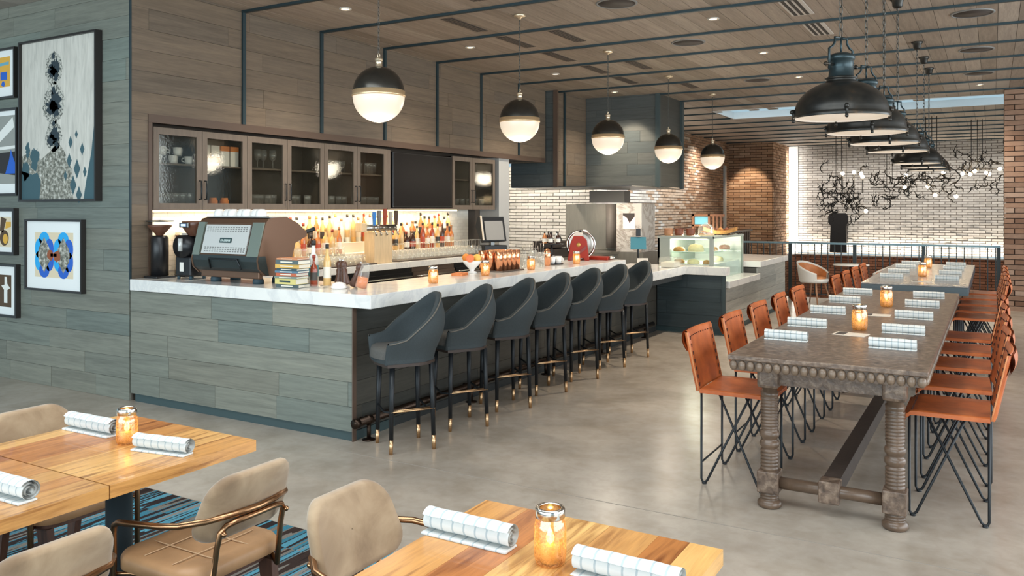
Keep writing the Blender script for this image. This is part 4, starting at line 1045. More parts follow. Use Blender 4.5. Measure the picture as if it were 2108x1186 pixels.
for i, y in enumerate((5.25, 5.92, 6.75, 7.58, 8.38)):
    napkin(-1.10, y, .89, random.uniform(-2, 2), '%s rolled napkin from the camera on the bar side of the carved table' % OR[i], 1.08)
    napkin(-.50, y-.02, .89, random.uniform(-2, 2), '%s rolled napkin from the camera on the right side of the carved table' % OR[i], 1.08)
for i, y in enumerate((10.15, 10.98, 11.9, 12.7)):
    napkin(-.98, y, .92, random.uniform(-2, 2), '%s rolled napkin from the camera on the bar side of the slate table' % OR[i], 1.0)
    napkin(-.43, y, .92, random.uniform(-2, 2), '%s rolled napkin from the camera on the right side of the slate table' % OR[i], 1.0)
mat('card_cream', (214, 204, 190), .7); mat('card_dark', (60, 54, 52), .6)
def card(x, y, z, lb, flat=True):
    u = empty('menu_card', (x, y, z), R(random.uniform(-8, 8)), lb, 'card')
    MB().bx(-.10, .10, -.07, .07, 0, .003).build('sheet', 'card_cream', u)
    MB().bx(-.085, -.03, -.055, .055, .003, .0036).build('printed_panel', 'card_dark', u)
card(-.79, 5.70, .89, 'small printed card before the nearer jar on the carved table')
card(-.765, 6.83, .89, 'small printed card before the farther jar on the carved table')
card(-.66, 9.86, .92, 'dark printed card at the near end of the slate table')

# ================================================================ PICTURES ON THE LEFT WALL
mat('frame_black', (38, 34, 32), .4); mat('mat_white', (236, 238, 236), .8)
def picture(x0, x1, z0, z1, label, frame=.028, depth=.05, matw=.0, paper='mat_white'):
    xc = (x0+x1)/2; u = empty('framed_picture', (xc, YW, z0), 0, label, 'picture', 'framed pictures on the plank wall'); h = z1-z0; wd = (x1-x0)/2
    MB().bx(-wd, wd, -depth, 0, 0, frame).bx(-wd, wd, -depth, 0, h-frame, h).bx(-wd, -wd+frame, -depth, 0, frame, h-frame).bx(wd-frame, wd, -depth, 0, frame, h-frame).build('frame', 'frame_black', u)
    pr = MB().bx(-wd+frame, wd-frame, -depth*.6, -depth*.3, frame, h-frame).build('print', paper, u)
    return u, pr, wd, h, -depth*.6
def flat(name, m, parent, polys, y, dy=.0012):
    mb = MB()
    for p in polys: mb.prism(p, y-dy, y, 'xz')
    return mb.build(name, m, parent)
def ell(cx, cz, rx, rz, n=18, a0=0, a1=2*PI): return [(cx+rx*math.cos(a0+(a1-a0)*i/n), cz+rz*math.sin(a0+(a1-a0)*i/n)) for i in range(n)]
def blob(cx, cz, r, n=22, j=.4, sx=1, seed=0):
    rd = random.Random(seed); return [(cx+sx*r*(1+rd.uniform(-j, j))*math.cos(2*PI*i/n), cz+r*(1+rd.uniform(-j, j))*math.sin(2*PI*i/n)) for i in range(n)]
for nm, c_ in (('art_teal', (62, 92, 100)), ('art_ink', (40, 54, 62)), ('art_grey', (150, 152, 146)), ('art_blue', (38, 98, 196)), ('art_cyan', (40, 168, 232)), ('art_rust', (150, 84, 52)), ('art_yellow', (224, 172, 70)), ('art_brown', (86, 66, 46)), ('art_cream', (224, 208, 178)), ('art_white', (232, 232, 226)), ('art_dark', (44, 42, 44)), ('art_sky', (110, 170, 190))):
    mat(nm, c_, .75)
t = NT('art_wash'); t.set(Roughness=.7)
f = t.noise(t.pos((9, 1, 1.2)), 3, 5, .6, .6)
t.base(t.ramp(f, [(.3, lin((184, 181, 172))), (.5, lin((204, 200, 190))), (.7, lin((216, 212, 202)))]))
t = NT('art_mottle'); t.set(Roughness=.7); f = t.noise(t.pos(), 26, 5, .7); t.base(t.ramp(f, [(.36, lin((70, 74, 66))), (.5, lin((136, 134, 122))), (.64, lin((214, 212, 202)))]))
t = NT('art_lace'); t.set(Roughness=.7); f = t.noise(t.pos(), 60, 4, .7); t.base(t.ramp(f, [(.46, lin((86, 88, 82))), (.52, lin((196, 194, 184)))]))
u, pr, wd, h, y = picture(-8.24, -7.00, 1.77, 3.325, 'tall abstract painting in cream and teal, largest on the plank wall', .02, .07, paper='art_wash')
cx = -.07
for i, (zz, r_) in enumerate(((1.26, .15), (.93, .19), (.62, .14))):
    flat('lace_medallion', 'art_lace', pr, [blob(cx, zz, r_, 34, .12, .9, i)], y, .0008)
    flat('ink_motif', 'art_ink', pr, [blob(cx+.02, zz+.01, r_*.5, 26, .35, 1, 10+i), blob(cx-.03, zz-.03, r_*.38, 22, .4, 1.1, 20+i), blob(cx+.04, zz-.07, r_*.3, 20, .4, 1, 30+i), blob(cx, zz+.12, r_*.2, 16, .3, .8, 40+i)], y, .0016)
flat('mottled_field', 'art_mottle', pr, [[(-.6, .02), (.24, .02), (.22, .3), (.1, .47), (.0, .56), (-.12, .48), (-.28, .40), (-.42, .50), (-.6, .44)]], y, .0008)
flat('teal_edge', 'art_teal', pr, [[(.60, .02), (.60, 1.2), (.585, .85), (.52, .45), (.44, .18), (.40, .02)], [(-.60, .02), (-.30, .02), (-.28, .2), (-.34, .28), (-.42, .26), (-.60, .3)], blob(-.38, .42, .10, 24, .3, .7, 5), blob(-.5, .5, .07, 24, .35, .5, 6), blob(-.53, .3, .1, 20, .3, .6, 7)], y, .0012)
dm_ = []
for a, b, s_ in ((.30, .30, .09), (.18, .38, .07), (.38, .48, .06), (.24, .15, .09), (.33, .06, .08), (.20, .55, .06), (.29, .62, .04), (.42, .27, .05), (.12, .24, .05)):
    dm_.append([(a-s_*.55, b), (a, b-s_), (a+s_*.55, b), (a, b+s_)])
flat('blue_diamonds', 'art_teal', pr, dm_, y, .0014)
u, pr, wd, h, y = picture(-8.17, -7.245, .915, 1.60, 'square white picture with two blue scalloped medallions', .02, .05)
flat('paper_ground', 'art_cream', pr, [[(-.31, .13), (.31, .13), (.31, .56), (-.31, .56)]], y, .0006)
for k, cx in enumerate((-.155, .155)):
    cz = .345
    lob = [(0, .15, .085, .07), (0, -.15, .085, .07), (-.085, .06, .07, .095), (.085, .06, .07, .095), (-.085, -.06, .07, .095), (.085, -.06, .07, .095)]
    flat('cyan_lobes', 'art_cyan', pr, [ell(cx+a, cz+b, r1, r2) for a, b, r1, r2 in lob[::2 if k == 0 else 2]][:6], y, .0012)
    flat('blue_lobes', 'art_blue', pr, [ell(cx+a, cz+b, r1, r2) for a, b, r1, r2 in lob[1::2]], y, .0014)
    flat('mottled_heart', 'art_mottle', pr, [[(cx, cz+.17), (cx+.09, cz+.06), (cx+.10, cz), (cx+.09, cz-.06), (cx, cz-.17), (cx-.09, cz-.06), (cx-.10, cz), (cx-.09, cz+.06)]], y, .002)
flat('rust_knot', 'art_rust', pr, [blob(-.055, .345, .05, 18, .15, 1, 3), blob(.055, .335, .055, 18, .15, 1, 4), [(-.05, .33), (.05, .33), (.05, .36), (-.05, .36)]], y, .0026)
u, pr, wd, h, y = picture(-9.0, -8.345, 2.80, 3.305, 'small picture with orange and blue print at the top left edge', .022, .05)
flat('orange_print', 'art_yellow', pr, [[(-.1, .12), (.22, .12), (.22, .42), (-.1, .42)]], y, .0008); flat('blue_patches', 'art_blue', pr, [[(.05, .19), (.17, .19), (.17, .27), (.05, .27)], blob(.1, .15, .03, 14, .2, 1, 2)], y, .0014); flat('pale_patch', 'art_sky', pr, [[(.02, .33), (.2, .34), (.2, .37), (.02, .36)]], y, .0014)
u, pr, wd, h, y = picture(-9.1, -8.285, 1.83, 2.70, 'grey collage picture with a blue bottle shape at the left edge', .024, .06)
flat('grey_landscape', 'art_grey', pr, [[(-.2, .12), (.37, .12), (.37, .8), (-.2, .8)]], y, .0008); flat('dark_band', 'art_dark', pr, [[(-.2, .25), (.37, .2), (.37, .44), (-.2, .42)], [(-.2, .6), (.1, .62), (.0, .75), (-.2, .78)]], y, .0013)
flat('blue_shape', 'art_blue', pr, [[(.17, .22), (.36, .22), (.36, .30), (.31, .38), (.27, .46), (.24, .36)]], y, .0019); flat('pale_stripe', 'art_white', pr, [[(.0, .5), (.33, .68), (.3, .78), (.0, .6)], [(-.2, .45), (.37, .47), (.37, .5), (-.2, .48)]], y, .0016)
u, pr, wd, h, y = picture(-8.95, -8.345, 1.24, 1.705, 'small picture with brown figure eight shape at the left edge', .03, .055)
flat('cream_ground', 'art_cream', pr, [[(-.05, .08), (.22, .08), (.22, .38), (-.05, .38)]], y, .0008); flat('brown_shape', 'art_brown', pr, [ell(.1, .17, .08, .08), [(.02, .24), (.08, .22), (.14, .36), (.04, .38)]], y, .0014); flat('yellow_inner', 'art_yellow', pr, [ell(.12, .16, .045, .05), [(.12, .26), (.22, .28), (.22, .33), (.13, .33)]], y, .002); flat('blue_bar', 'art_blue', pr, [[(-.03, .14), (.0, .14), (.0, .24), (-.03, .24)]], y, .002)
u, pr, wd, h, y = picture(-9.0, -8.315, .62, 1.15, 'white-matted picture of a pale cross-like figure at the lower left edge', .024, .05)
flat('brown_ground', 'art_brown', pr, [[(-.1, .1), (.23, .1), (.23, .42), (-.1, .42)]], y, .0008); flat('pale_figure', 'art_white', pr, [[(.10, .14), (.16, .14), (.16, .27), (.21, .29), (.16, .33), (.15, .40), (.11, .40), (.11, .32), (.05, .31), (.1, .27)]], y, .0014)

# ================================================================ ESPRESSO MACHINE (back towards the camera)
mat('machine_steel', (206, 206, 202), .35, .25); mat('machine_green', (128, 138, 128), .35, .4); mat('machine_brown', (112, 84, 66), .32, .5); mat('machine_dark', (52, 60, 60), .4, .4); mat('plate_dark', (44, 66, 66), .4); mat('plate_text', (206, 220, 216), .5); mat('rubber_blue', (44, 66, 76), .6); mat('perforation', (120, 120, 116), .5)
em = empty('espresso_machine', (-5.50, 5.0, 1.08), 0, 'large steel espresso machine on the marble bar, back panel facing out', 'coffee machine')
body = [(-.21, .075), (-.27, .13), (-.285, .20), (-.20, .50), (-.17, .535), (-.12, .545), (.02, .55), (.14, .50), (.25, .42), (.25, .385), (.12, .33), (.08, .20), (.08, .10), (.0, .06)]
MB().prism(body, -.385, .385, 'yz').build('body', 'machine_brown', em)
for s_, a, b in ((-1, -.40, -.385), (1, .385, .40)): MB().prism([(y_*1.03-.004, z_*1.005) for y_, z_ in body], a, b, 'yz').build('side_panel', 'machine_brown', em)
bs_ = [(-.276, .232), (-.2055, .497)]
def onback(x, f, o=0):   # point on the sloping back, f 0 bottom .. 1 top
    y_ = bs_[0][0]+(bs_[1][0]-bs_[0][0])*f; z_ = bs_[0][1]+(bs_[1][1]-bs_[0][1])*f
    return (x, y_-o, z_)
def backquad(x0, x1, f0, f1, o0, o1):
    v = [onback(x0, f0, o0), onback(x1, f0, o0), onback(x1, f1, o0), onback(x0, f1, o0)]+[onback(x0, f0, o1), onback(x1, f0, o1), onback(x1, f1, o1), onback(x0, f1, o1)]
    return MB().add(v, [(0, 1, 2, 3), (4, 5, 6, 7), (0, 1, 5, 4), (1, 2, 6, 5), (2, 3, 7, 6), (3, 0, 4, 7)])
bpn = backquad(-.29, .24, .06, .96, .002, .014).build('back_panel', 'machine_steel', em)
pf = MB()
for row in (.13, .19, .25, .76, .82, .88):
    for k in range(16):
        x = -.26+.031*k+(.012 if int(row*100) % 2 else 0); p_ = onback(x, row, .0145); pf.bx(x-.009, x+.009, p_[1]-.001, p_[1]+.001, p_[2]-.004, p_[2]+.004)
tag(pf.build('vent_slots', 'perforation', bpn), kind='stuff')
pt_ = backquad(-.085, .055, .40, .55, .014, .020).build('name_plate', 'plate_dark', em)
lt = MB()
for k, (a, b, c_, d_) in enumerate(((-.072, -.062, .44, .51), (-.055, -.05, .44, .51), (-.050, -.042, .47, .49), (-.036, -.022, .44, .46), (-.032, -.027, .44, .51), (-.016, -.010, .44, .51), (-.004, .004, .44, .51), (.010, .016, .45, .51), (.022, .030, .44, .50), (.034, .040, .44, .51))):
    q = backquad(a, b, c_, d_, .020, .0215); lt.v += []; o_ = len(lt.v); lt.v += q.v; lt.f += [tuple(i+o_ for i in f) for f in q.f]; lt.s += q.s
tag(lt.build('lettering', 'plate_text', pt_), kind='stuff')
for x0, x1 in ((-.392, -.31), (.265, .392)): backquad(x0, x1, .0, 1.04, -.01, .018).build('back_pillar', 'machine_green', em)
MB().prism([(-.205, .075), (-.275, .13), (-.293, .19), (-.288, .235), (-.22, .235), (-.18, .075)], -.405, .405, 'yz').build('lower_shroud', 'machine_dark', em)
hd = MB().tube([(-.17, -.285, .12), (-.17, -.305, .205), (.17, -.305, .205), (.21, -.295, .12)], .008, 6).build('rear_handle', 'handle_black', em)
MB().bx(-.35, .35, -.235, -.19, .045, .11).build('lower_tray', 'machine_brown', em, bevel=.01)
for x in (-.25, .26):
    for y_ in (-.16, .05): MB().lathe([(.001, 0), (.045, 0), (.045, .03), (.035, .05), (.035, .08)], 14, (x, y_, 0)).build('foot', 'rubber_blue', em)
MB().bx(-.38, .38, -.15, .10, .548, .556).build('cup_rail', 'machine_steel', em)
MB().cyl((.30, .2, .38), (.42, .33, .45), .018, n=8).build('portafilter_handle', 'handle_black', em)
cp2 = MB().lathe([(.001, .0), (.045, 0), (.05, .01), (.042, .045), (.03, .06), (.001, .062)], 14).mesh('cup', 'china')
for k in range(7): put('upturned_cup', cp2, -5.78+.085*k, 4.90+.03*(k % 2), 1.636, '%s upturned white cup from the left on top of the espresso machine' % ORD[k], 'cup', 'cups on the espresso machine')
# grinders
mat('grinder_black', (30, 30, 32), .35, .2); mat('hopper_brown', (96, 62, 46), .3); mat('steel_dark', (120, 122, 122), .3, 1); emis('display_blue', (60, 110, 230), 1.2)
g1 = empty('coffee_grinder', (-6.48, 4.83, 1.08), 0, 'black cylindrical coffee grinder with dish hopper at the far left of the bar', 'coffee grinder')
MB().lathe([(.001, .01), (.075, .01), (.075, .36), (.06, .38), (.001, .38)], 20).build('body', 'grinder_black', g1)
MB().lathe([(.03, .38), (.045, .40), (.10, .46), (.105, .475), (.09, .475), (.03, .41)], 20, caps=False).build('hopper', 'hopper_brown', g1)
MB().lathe([(.001, .50), (.12, .505), (.12, .515), (.001, .52)], 20).build('lid', 'steel_dark', g1)
MB().bx(-.09, .09, -.10, .10, 0, .02).build('base', 'grinder_black', g1, bevel=.005)
g3 = empty('coffee_grinder', (-6.40, 5.06, 1.08), 0, 'steel funnel coffee grinder between the two black grinders', 'coffee grinder')
MB().lathe([(.001, .40), (.06, .40), (.062, .30), (.058, .26), (.02, .17), (.02, .02), (.001, .02)], 18, caps=False).build('funnel', 'machine_steel', g3)
MB().bx(-.07, .07, .05, .15, 0, .36).bx(-.08, .08, -.08, .15, 0, .02).build('stand', 'grinder_black', g3, bevel=.005)
MB().cyl((-.02, -.07, .10), (.12, -.12, .08), .012, n=8).build('handle', 'steel_dark', g3)
g2 = empty('coffee_grinder', (-6.15, 4.90, 1.08), 0, 'black coffee grinder with round head and blue display beside the espresso machine', 'coffee grinder')
MB().bx(-.09, .11, -.09, .09, .03, .20).build('base', 'grinder_black', g2, bevel=.012)
MB().cyl((0, -.11, .29), (0, .10, .29), .10, n=22).build('round_head', 'grinder_black', g2)
MB().cyl((.01, -.115, .25), (.01, -.115, .36), .022, n=12).build('spout', 'machine_steel', g2)
MB().lathe([(.05, .38), (.07, .40), (.11, .46), (.115, .50), (.11, .51), (.001, .51)], 20, (.06, 0, 0), caps=False).build('hopper', 'hopper_brown', g2)
dsp = MB().bx(.0, .12, -.125, -.112, .455, .50).build('display_housing', 'steel_dark', g2, bevel=.004, seg=1); MB().bx(.03, .09, -.128, -.1245, .468, .488).build('screen', 'display_blue', dsp)
MB().bx(-.03, .02, -.093, -.089, .07, .15).build('label', 'carton_white', g2)
for x in (-.07, .09):
    for y_ in (-.07, .07): MB().cyl((x, y_, 0), (x, y_, .03), .014, n=8).build('foot', 'rubber_blue', g2)
mat('crate_brown', (120, 78, 56), .6, var=.15, nscale=8)
kb = empty('stacked_trays', (-6.765, 5.75, 1.04), 0, 'brown boxes with pale lids behind the coffee grinders', 'box')
MB().bx(-.165, .165, -.4, .38, 0, .40).build('box', 'crate_brown', kb); MB().bx(-.17, .17, -.405, .0, .405, .43).build('lid', 'card_cream', kb); MB().bx(-.17, .17, .0, .385, .425, .45).build('lid', 'card_cream', kb)

# ================================================================ BOOKS
BK = [((70, 84, 86), .028, 'grey book at the bottom of the stack by the espresso machine'), ((206, 192, 120), .045, 'thick yellow-green book near the bottom of the stack'), ((120, 132, 120), .018, 'thin sage book in the middle of the stack'), ((190, 96, 62), .026, 'orange-red book in the middle of the stack'),
      ((86, 118, 136), .018, 'thin blue and yellow book above the orange one'), ((52, 76, 84), .018, 'dark teal book above the thin blue one'), ((216, 170, 84), .032, 'golden yellow book in the upper stack'), ((84, 98, 100), .034, 'slate grey book second from the top of the stack'), ((206, 138, 96), .014, 'thin peach book on top of the stack')]
z = 1.08; mat('pages', (226, 220, 204), .8)
for i, (c_, h_, lb) in enumerate(BK):
    u = empty('book', (-4.79+random.uniform(-.008, .008), 4.775+random.uniform(-.008, .008), z), R(random.uniform(-4, 4)), lb, 'book', 'books stacked by the espresso machine')
    mat('book_%d' % i, c_, .5); a, b = .112+random.uniform(-.01, .008), .07
    MB().bx(-a, a, -b, b, 0, .003).bx(-a, a, -b, b, h_-.004, h_-.001).bx(-a, a, -b, -b+.004, .003, h_-.004).build('cover', MATS['book_%d' % i], u)
    MB().bx(-a+.004, a-.004, -b+.004, b-.003, .003, h_-.004).build('pages', 'pages', u)
    MB().bx(-a*.55, a*.5, -b-.0008, -b, h_*.35, h_*.65).build('spine_title', 'pages' if i != 1 else 'plate_dark', u)
    z += h_

# ================================================================ BOTTLES
BOT = {}
def bottle_meshes(kind):
    if kind in BOT: return BOT[kind]
    P_ = {'round': [(.001, 0), (.034, 0), (.037, .006), (.037, .17), (.030, .20), (.014, .225), (.013, .28), (.015, .283), (.015, .292)],
          'slim': [(.001, 0), (.030, 0), (.032, .006), (.032, .19), (.026, .22), (.013, .25), (.013, .31)],
          'squat': [(.001, 0), (.044, 0), (.048, .01), (.047, .12), (.036, .16), (.016, .18), (.015, .22)]}[kind]
    top_ = P_[-1][1]; r_ = P_[-1][0]
    BOT[kind] = (P_, MB().lathe([(.001, top_-.012), (r_+.002, top_-.012), (r_+.002, top_+.022), (.001, top_+.024)], 10), {'round': (.0375, .06, .14), 'slim': (.0325, .06, .15), 'squat': (.0485, .03, .10)}[kind])
    return BOT[kind]
LIQ = {'amber': (182, 112, 62), 'gold': (218, 178, 116), 'red': (146, 66, 44), 'clear': (222, 224, 218), 'dark': (62, 40, 32), 'green': (70, 92, 62), 'orange': (214, 120, 54)}
for k_, c_ in LIQ.items(): mat('liquor_'+k_, c_, .12, spec=.6); 
for k_, c_ in (('cap_black', (38, 34, 32)), ('cap_gold', (200, 160, 90)), ('cap_red', (140, 50, 36)), ('cap_wood', (150, 110, 76)), ('lab_white', (226, 220, 206)), ('lab_tan', (200, 168, 120)), ('lab_dark', (66, 60, 54)), ('lab_red', (176, 74, 50)), ('lab_teal', (96, 160, 170))): mat(k_, c_, .5)
MC = {}
def bottle(kind, liq, cap, lab, x, y, z, label, group, rz=0, tilt=None, s_=1):
    P_, capmb, (lr, l0, l1) = bottle_meshes(kind)
    a = MC.setdefault((kind, liq), None) or MB().lathe(P_, 12).mesh('bottle', 'liquor_'+liq); MC[(kind, liq)] = a
    b = MC.setdefault((kind, cap, 'c'), None) or capmb.mesh('cap', cap); MC[(kind, cap, 'c')] = b
    c_ = MC.setdefault((kind, lab, 'l'), None) or MB().lathe([(lr, l0), (lr, l1)], 12, caps=False).mesh('label', lab); MC[(kind, lab, 'l')] = c_
    o = share('bottle', a, None, (x, y, z), tilt or (0, 0, rz), (s_, s_, s_)); share('cap', b, o); share('label', c_, o)
    return tag(o, label, 'bottle', group)
# stepped bottle riser on the back counter
mat('riser_pale', (214, 206, 190), .5)
tag(MB().bx(-.18, -.052, -1.95, 1.75, 0, .25).build('bottle_step', 'riser_pale', loc=(-6.75, 8.25, 1.04), bevel=.004, seg=1), 'pale upper step against the tiles carrying the rear bottles', 'riser')
tag(MB().bx(-.05, .10, -1.95, 1.75, 0, .125).build('bottle_step', 'riser_pale', loc=(-6.75, 8.25, 1.04), bevel=.004, seg=1), 'pale lower step carrying the front row of bottles', 'riser')
kinds = ['round', 'slim', 'squat', 'round', 'slim']; caps = ['cap_black', 'cap_gold', 'cap_red', 'cap_wood', 'cap_black']; labs = ['lab_white', 'lab_tan', 'lab_dark', 'lab_red', 'lab_white']
rb_ = random.Random(11)
def nth(i): return ORD[i] if i < 20 else ('twenty-' if i < 29 else 'thirty-')+ORD[(i-20) % 10] if i != 29 else 'thirtieth'
LN = {'amber': 'amber', 'gold': 'pale gold', 'clear': 'clear', 'red': 'red-brown', 'dark': 'dark brown'}; CN = {'cap_black': 'black cap', 'cap_gold': 'gold cap', 'cap_red': 'red cap', 'cap_wood': 'wooden stopper'}
for i in range(34):
    y = 6.36+.108*i
    lq = rb_.choice(['amber', 'gold', 'clear', 'gold', 'clear', 'amber', 'gold', 'clear']); cp_ = rb_.choice(caps)
    bottle(rb_.choice(kinds), lq, cp_, rb_.choice(labs), -6.86+rb_.uniform(-.02, .02), y, 1.29, '%s bottle with %s, %s from the left on the upper bottle step' % (LN[lq], CN[cp_], nth(i)), 'liquor bottles on the upper step', rb_.uniform(0, 6), s_=rb_.uniform(.92, 1.08))
for i in range(30):
    y = 6.40+.118*i
    if 7.5 < y < 8.15: continue
    lq = rb_.choice(['amber', 'red', 'clear', 'gold', 'dark', 'amber', 'gold']); cp_ = rb_.choice(caps)
    bottle(rb_.choice(kinds), lq, cp_, rb_.choice(labs), -6.72+rb_.uniform(-.008, .008), y, 1.165, '%s bottle with %s, %s from the left on the lower bottle step' % (LN[lq], CN[cp_], nth(i)), 'liquor bottles on the lower step', rb_.uniform(0, 6), s_=rb_.uniform(.9, 1.05))
# glassware in front of the bottles
tum2 = MB().lathe([(.001, .006), (.036, .006), (.036, 0), (.042, .10), (.041, .102)], 14).mesh('tumbler', 'clear_glass')
for r in range(3):
    for k in range(13):
        y = 6.53+.09*k
        if r < 2 or k < 11: put('tumbler', tum2, -6.58+.095*r, y, 1.055, 'clear tumbler, %s from the left in the %s row left of the beer taps' % (ORD[k], ['back', 'middle', 'front'][r]), 'glass', 'tumblers left of the beer taps')
for k in range(8): put('tumbler', tum2, -6.56, 6.62+.1*k, 1.158, '%s tumbler from the left in the upper layer left of the beer taps' % ORD[k], 'glass', 'stacked tumblers left of the beer taps')
upw = MB().lathe([(.034, 0), (.042, .05), (.034, .10), (.005, .12), (.005, .19), (.034, .198), (.035, .202), (.001, .203)], 14, caps=False).mesh('wine_glass', 'clear_glass')
for r in range(2):
    for k in range(20): put('wine_glass', upw, -6.56+.10*r, 8.28+.098*k, 1.055, 'upturned wine glass, %s from the left in the %s row right of the beer taps' % (ORD[k], ['back', 'front'][r]), 'glass', 'upturned wine glasses right of the beer taps')
mat('tray_dark', (72, 60, 52), .5)
tag(MB().bx(-.16, .16, -.62, .62, 0, .015).build('glass_tray', 'tray_dark', loc=(-6.48, 7.06, 1.04)), 'dark tray under the tumblers left of the beer taps', 'tray')
tag(MB().bx(-.14, .14, -1.02, 1.02, 0, .015).build('glass_tray', 'tray_dark', loc=(-6.50, 9.18, 1.04)), 'dark tray under the wine glasses right of the beer taps', 'tray')
# beer tower
mat('pale_oak', (206, 180, 142), .5, var=.12, nscale=5, stretch=(8, 8, 1))
bt = empty('beer_tower', (-6.46, 7.84, 1.04), 0, 'pale wood beer tap tower with steel crossbar on the back counter', 'beer tap')
MB().bx(-.08, .08, -.14, .20, 0, .38).build('column', 'pale_oak', bt, bevel=.004, seg=1)
MB().bx(-.05, .05, -.34, -.24, .385, .49).build('end_block', 'pale_oak', bt, bevel=.006, seg=1); MB().cyl((0, -.24, .43), (0, .34, .43), .04, n=16).build('crossbar', 'steel', bt)
for k, (y_, c_, nm) in enumerate(((-.12, (42, 120, 196), 'blue'), (-.03, (104, 106, 106), 'grey'), (.08, (140, 58, 40), 'red'), (.19, (160, 158, 152), 'silver'), (.30, (70, 56, 48), 'dark'))):
    mat('tap_'+nm, c_, .4)
    tp = MB().cyl((.06, y_, .41), (.10, y_, .34), .010, n=8).cyl((0, y_, .43), (.06, y_, .43), .014, n=8).build('faucet', 'steel', bt)
    MB().prism([(-.012, .46), (.012, .46), (.026, .58), (.022, .62+.02*(k % 3)), (-.022, .62+.02*(k % 3)), (-.026, .58)], .045, .07, 'yz', M=Matrix.Translation((0, y_, 0))).build('tap_handle', MATS['tap_'+nm], tp)
# register
pos_ = empty('register_terminal', (-6.45, 10.48, 1.04), R(-25), 'black touch-screen register at the end of the back counter', 'register')
mat('screen_grey', (150, 148, 144), .3)
MB().bx(-.16, .12, -.2, .2, 0, .12).build('base', 'grinder_black', pos_, bevel=.01)
MB().prism([(.02, .16), (.10, .18), (.02, .54), (-.08, .54), (-.14, .40)], -.2, .2, 'xz').build('hood', 'grinder_black', pos_)
MB().prism([(.103, .20), (.107, .201), (.044, .48), (.040, .479)], -.16, .16, 'xz').build('screen', 'screen_grey', pos_)
MB().bx(-.03, .03, -.03, .03, .1, .2).build('stem', 'steel_dark', pos_)
MB().prism([(.12, .20), (.14, .20), (.06, .56), (.04, .56)], -.235, -.215, 'xz').build('side_card', 'card_cream', pos_)

# ---- on the marble bar, near the corner
bottle('round', 'clear', 'cap_black', 'lab_teal', -4.80, 5.02, 1.08, 'clear bottle with teal label next to the books', 'bottles by the books', s_=1.15)
bottle('round', 'red', 'cap_red', 'lab_dark', -4.70, 4.92, 1.08, 'dark-labelled bottle with red spirit next to the books', 'bottles by the books', s_=.8)
bottle('slim', 'gold', 'cap_black', 'lab_white', -4.66, 5.03, 1.08, 'golden syrup bottle right of the teal-labelled one', 'bottles by the books', s_=1.0)
mat('brown_jug', (84, 56, 44), .35)
for k, (x, y, a, lb) in enumerate(((-4.62, 5.12, 4, 'brown pepper mill upright behind the white lid on the bar'), (-4.52, 5.10, -10, 'taller brown pepper mill leaning right on the bar'), (-4.36, 5.0, 24, 'brown mill leaning over the amber flask on the bar'))):
    u = empty('pepper_mill', (x, y, 1.08), 0, lb, 'mill'); u.rotation_euler = (0, R(a), 0); u.location.z = 1.08+.034*abs(math.sin(R(a)))
    MB().lathe([(.001, 0), (.032, 0), (.034, .02), (.022, .09), (.026, .12), (.018, .13), (.028, .15), (.03, .175), (.02, .19), (.001, .19)], 14).build('body', 'brown_jug', u); MB().sphere((0, 0, .2), .013, 10, 6).build('knob', 'chrome', u)
u = empty('flask', (-4.22, 4.93, 1.08), 0, 'glass flask half filled with amber drink near the bar corner', 'flask'); u.rotation_euler = (0, R(16), 0); u.location.z = 1.094
MB().lathe([(.001, 0), (.045, 0), (.048, .01), (.042, .10), (.034, .17), (.037, .19)], 16, caps=False).build('glass', 'clear_glass', u); MB().lathe([(.001, .004), (.044, .004), (.041, .08), (.001, .082)], 16).build('drink', 'liquor_orange', u)
u = empty('white_dish', (-4.38, 4.86, 1.08), 0, 'small white covered dish near the bar corner', 'dish'); MB().lathe([(.001, 0), (.05, 0), (.065, .012), (.06, .02)], 18).build('plate', 'china', u); MB().lathe([(.058, .02), (.05, .04), (.02, .052), (.001, .053)], 18, caps=False).build('lid', 'china', u)
u = empty('glass_tray_small', (-4.60, 4.84, 1.08), 0, 'low clear tray between the books and the white dish', 'tray'); MB().prism(rrect(.2, .1, .02), 0, .018).build('tray', 'clear_glass', u)
# ---- along the bar
mat('copper', (232, 166, 124), .18, .9)
u = empty('cup_tray', (-4.27, 7.10, 1.08), 0, 'thin black tray holding copper tumblers on the bar', 'tray'); MB().bx(-.16, .16, -.21, .21, 0, .012).build('tray', 'tray_dark', u, bevel=.004, seg=1)
cop = MB().lathe([(.001, 0), (.034, 0), (.041, .19), (.039, .192), (.037, .19), (.032, .008), (.001, .008)], 18).mesh('tumbler', 'copper')
for a in range(3):
    for b in range(5): put('copper_tumbler', cop, -4.37+.095*a, 6.93+.085*b, 1.092, 'copper tumbler, %s from the left in the %s row of the black tray' % (ORD[b], ['back', 'middle', 'front'][a]), 'tumbler', 'copper tumblers on the tray')
u = empty('citrus_bowl', (-4.36, 6.72, 1.08), 0, 'white footed bowl heaped with citrus on the bar', 'bowl'); MB().lathe([(.001, 0), (.05, 0), (.045, .01), (.02, .02), (.03, .04), (.08, .09), (.095, .12), (.09, .12), (.075, .09), (.001, .05)], 22, caps=False).build('bowl', 'china', u)
mat('orange_peel', (226, 140, 56), .5, bump=.2, bscale=200); mat('orange_flesh', (222, 110, 52), .4, var=.2, nscale=60); mat('lemon', (232, 184, 84), .5)
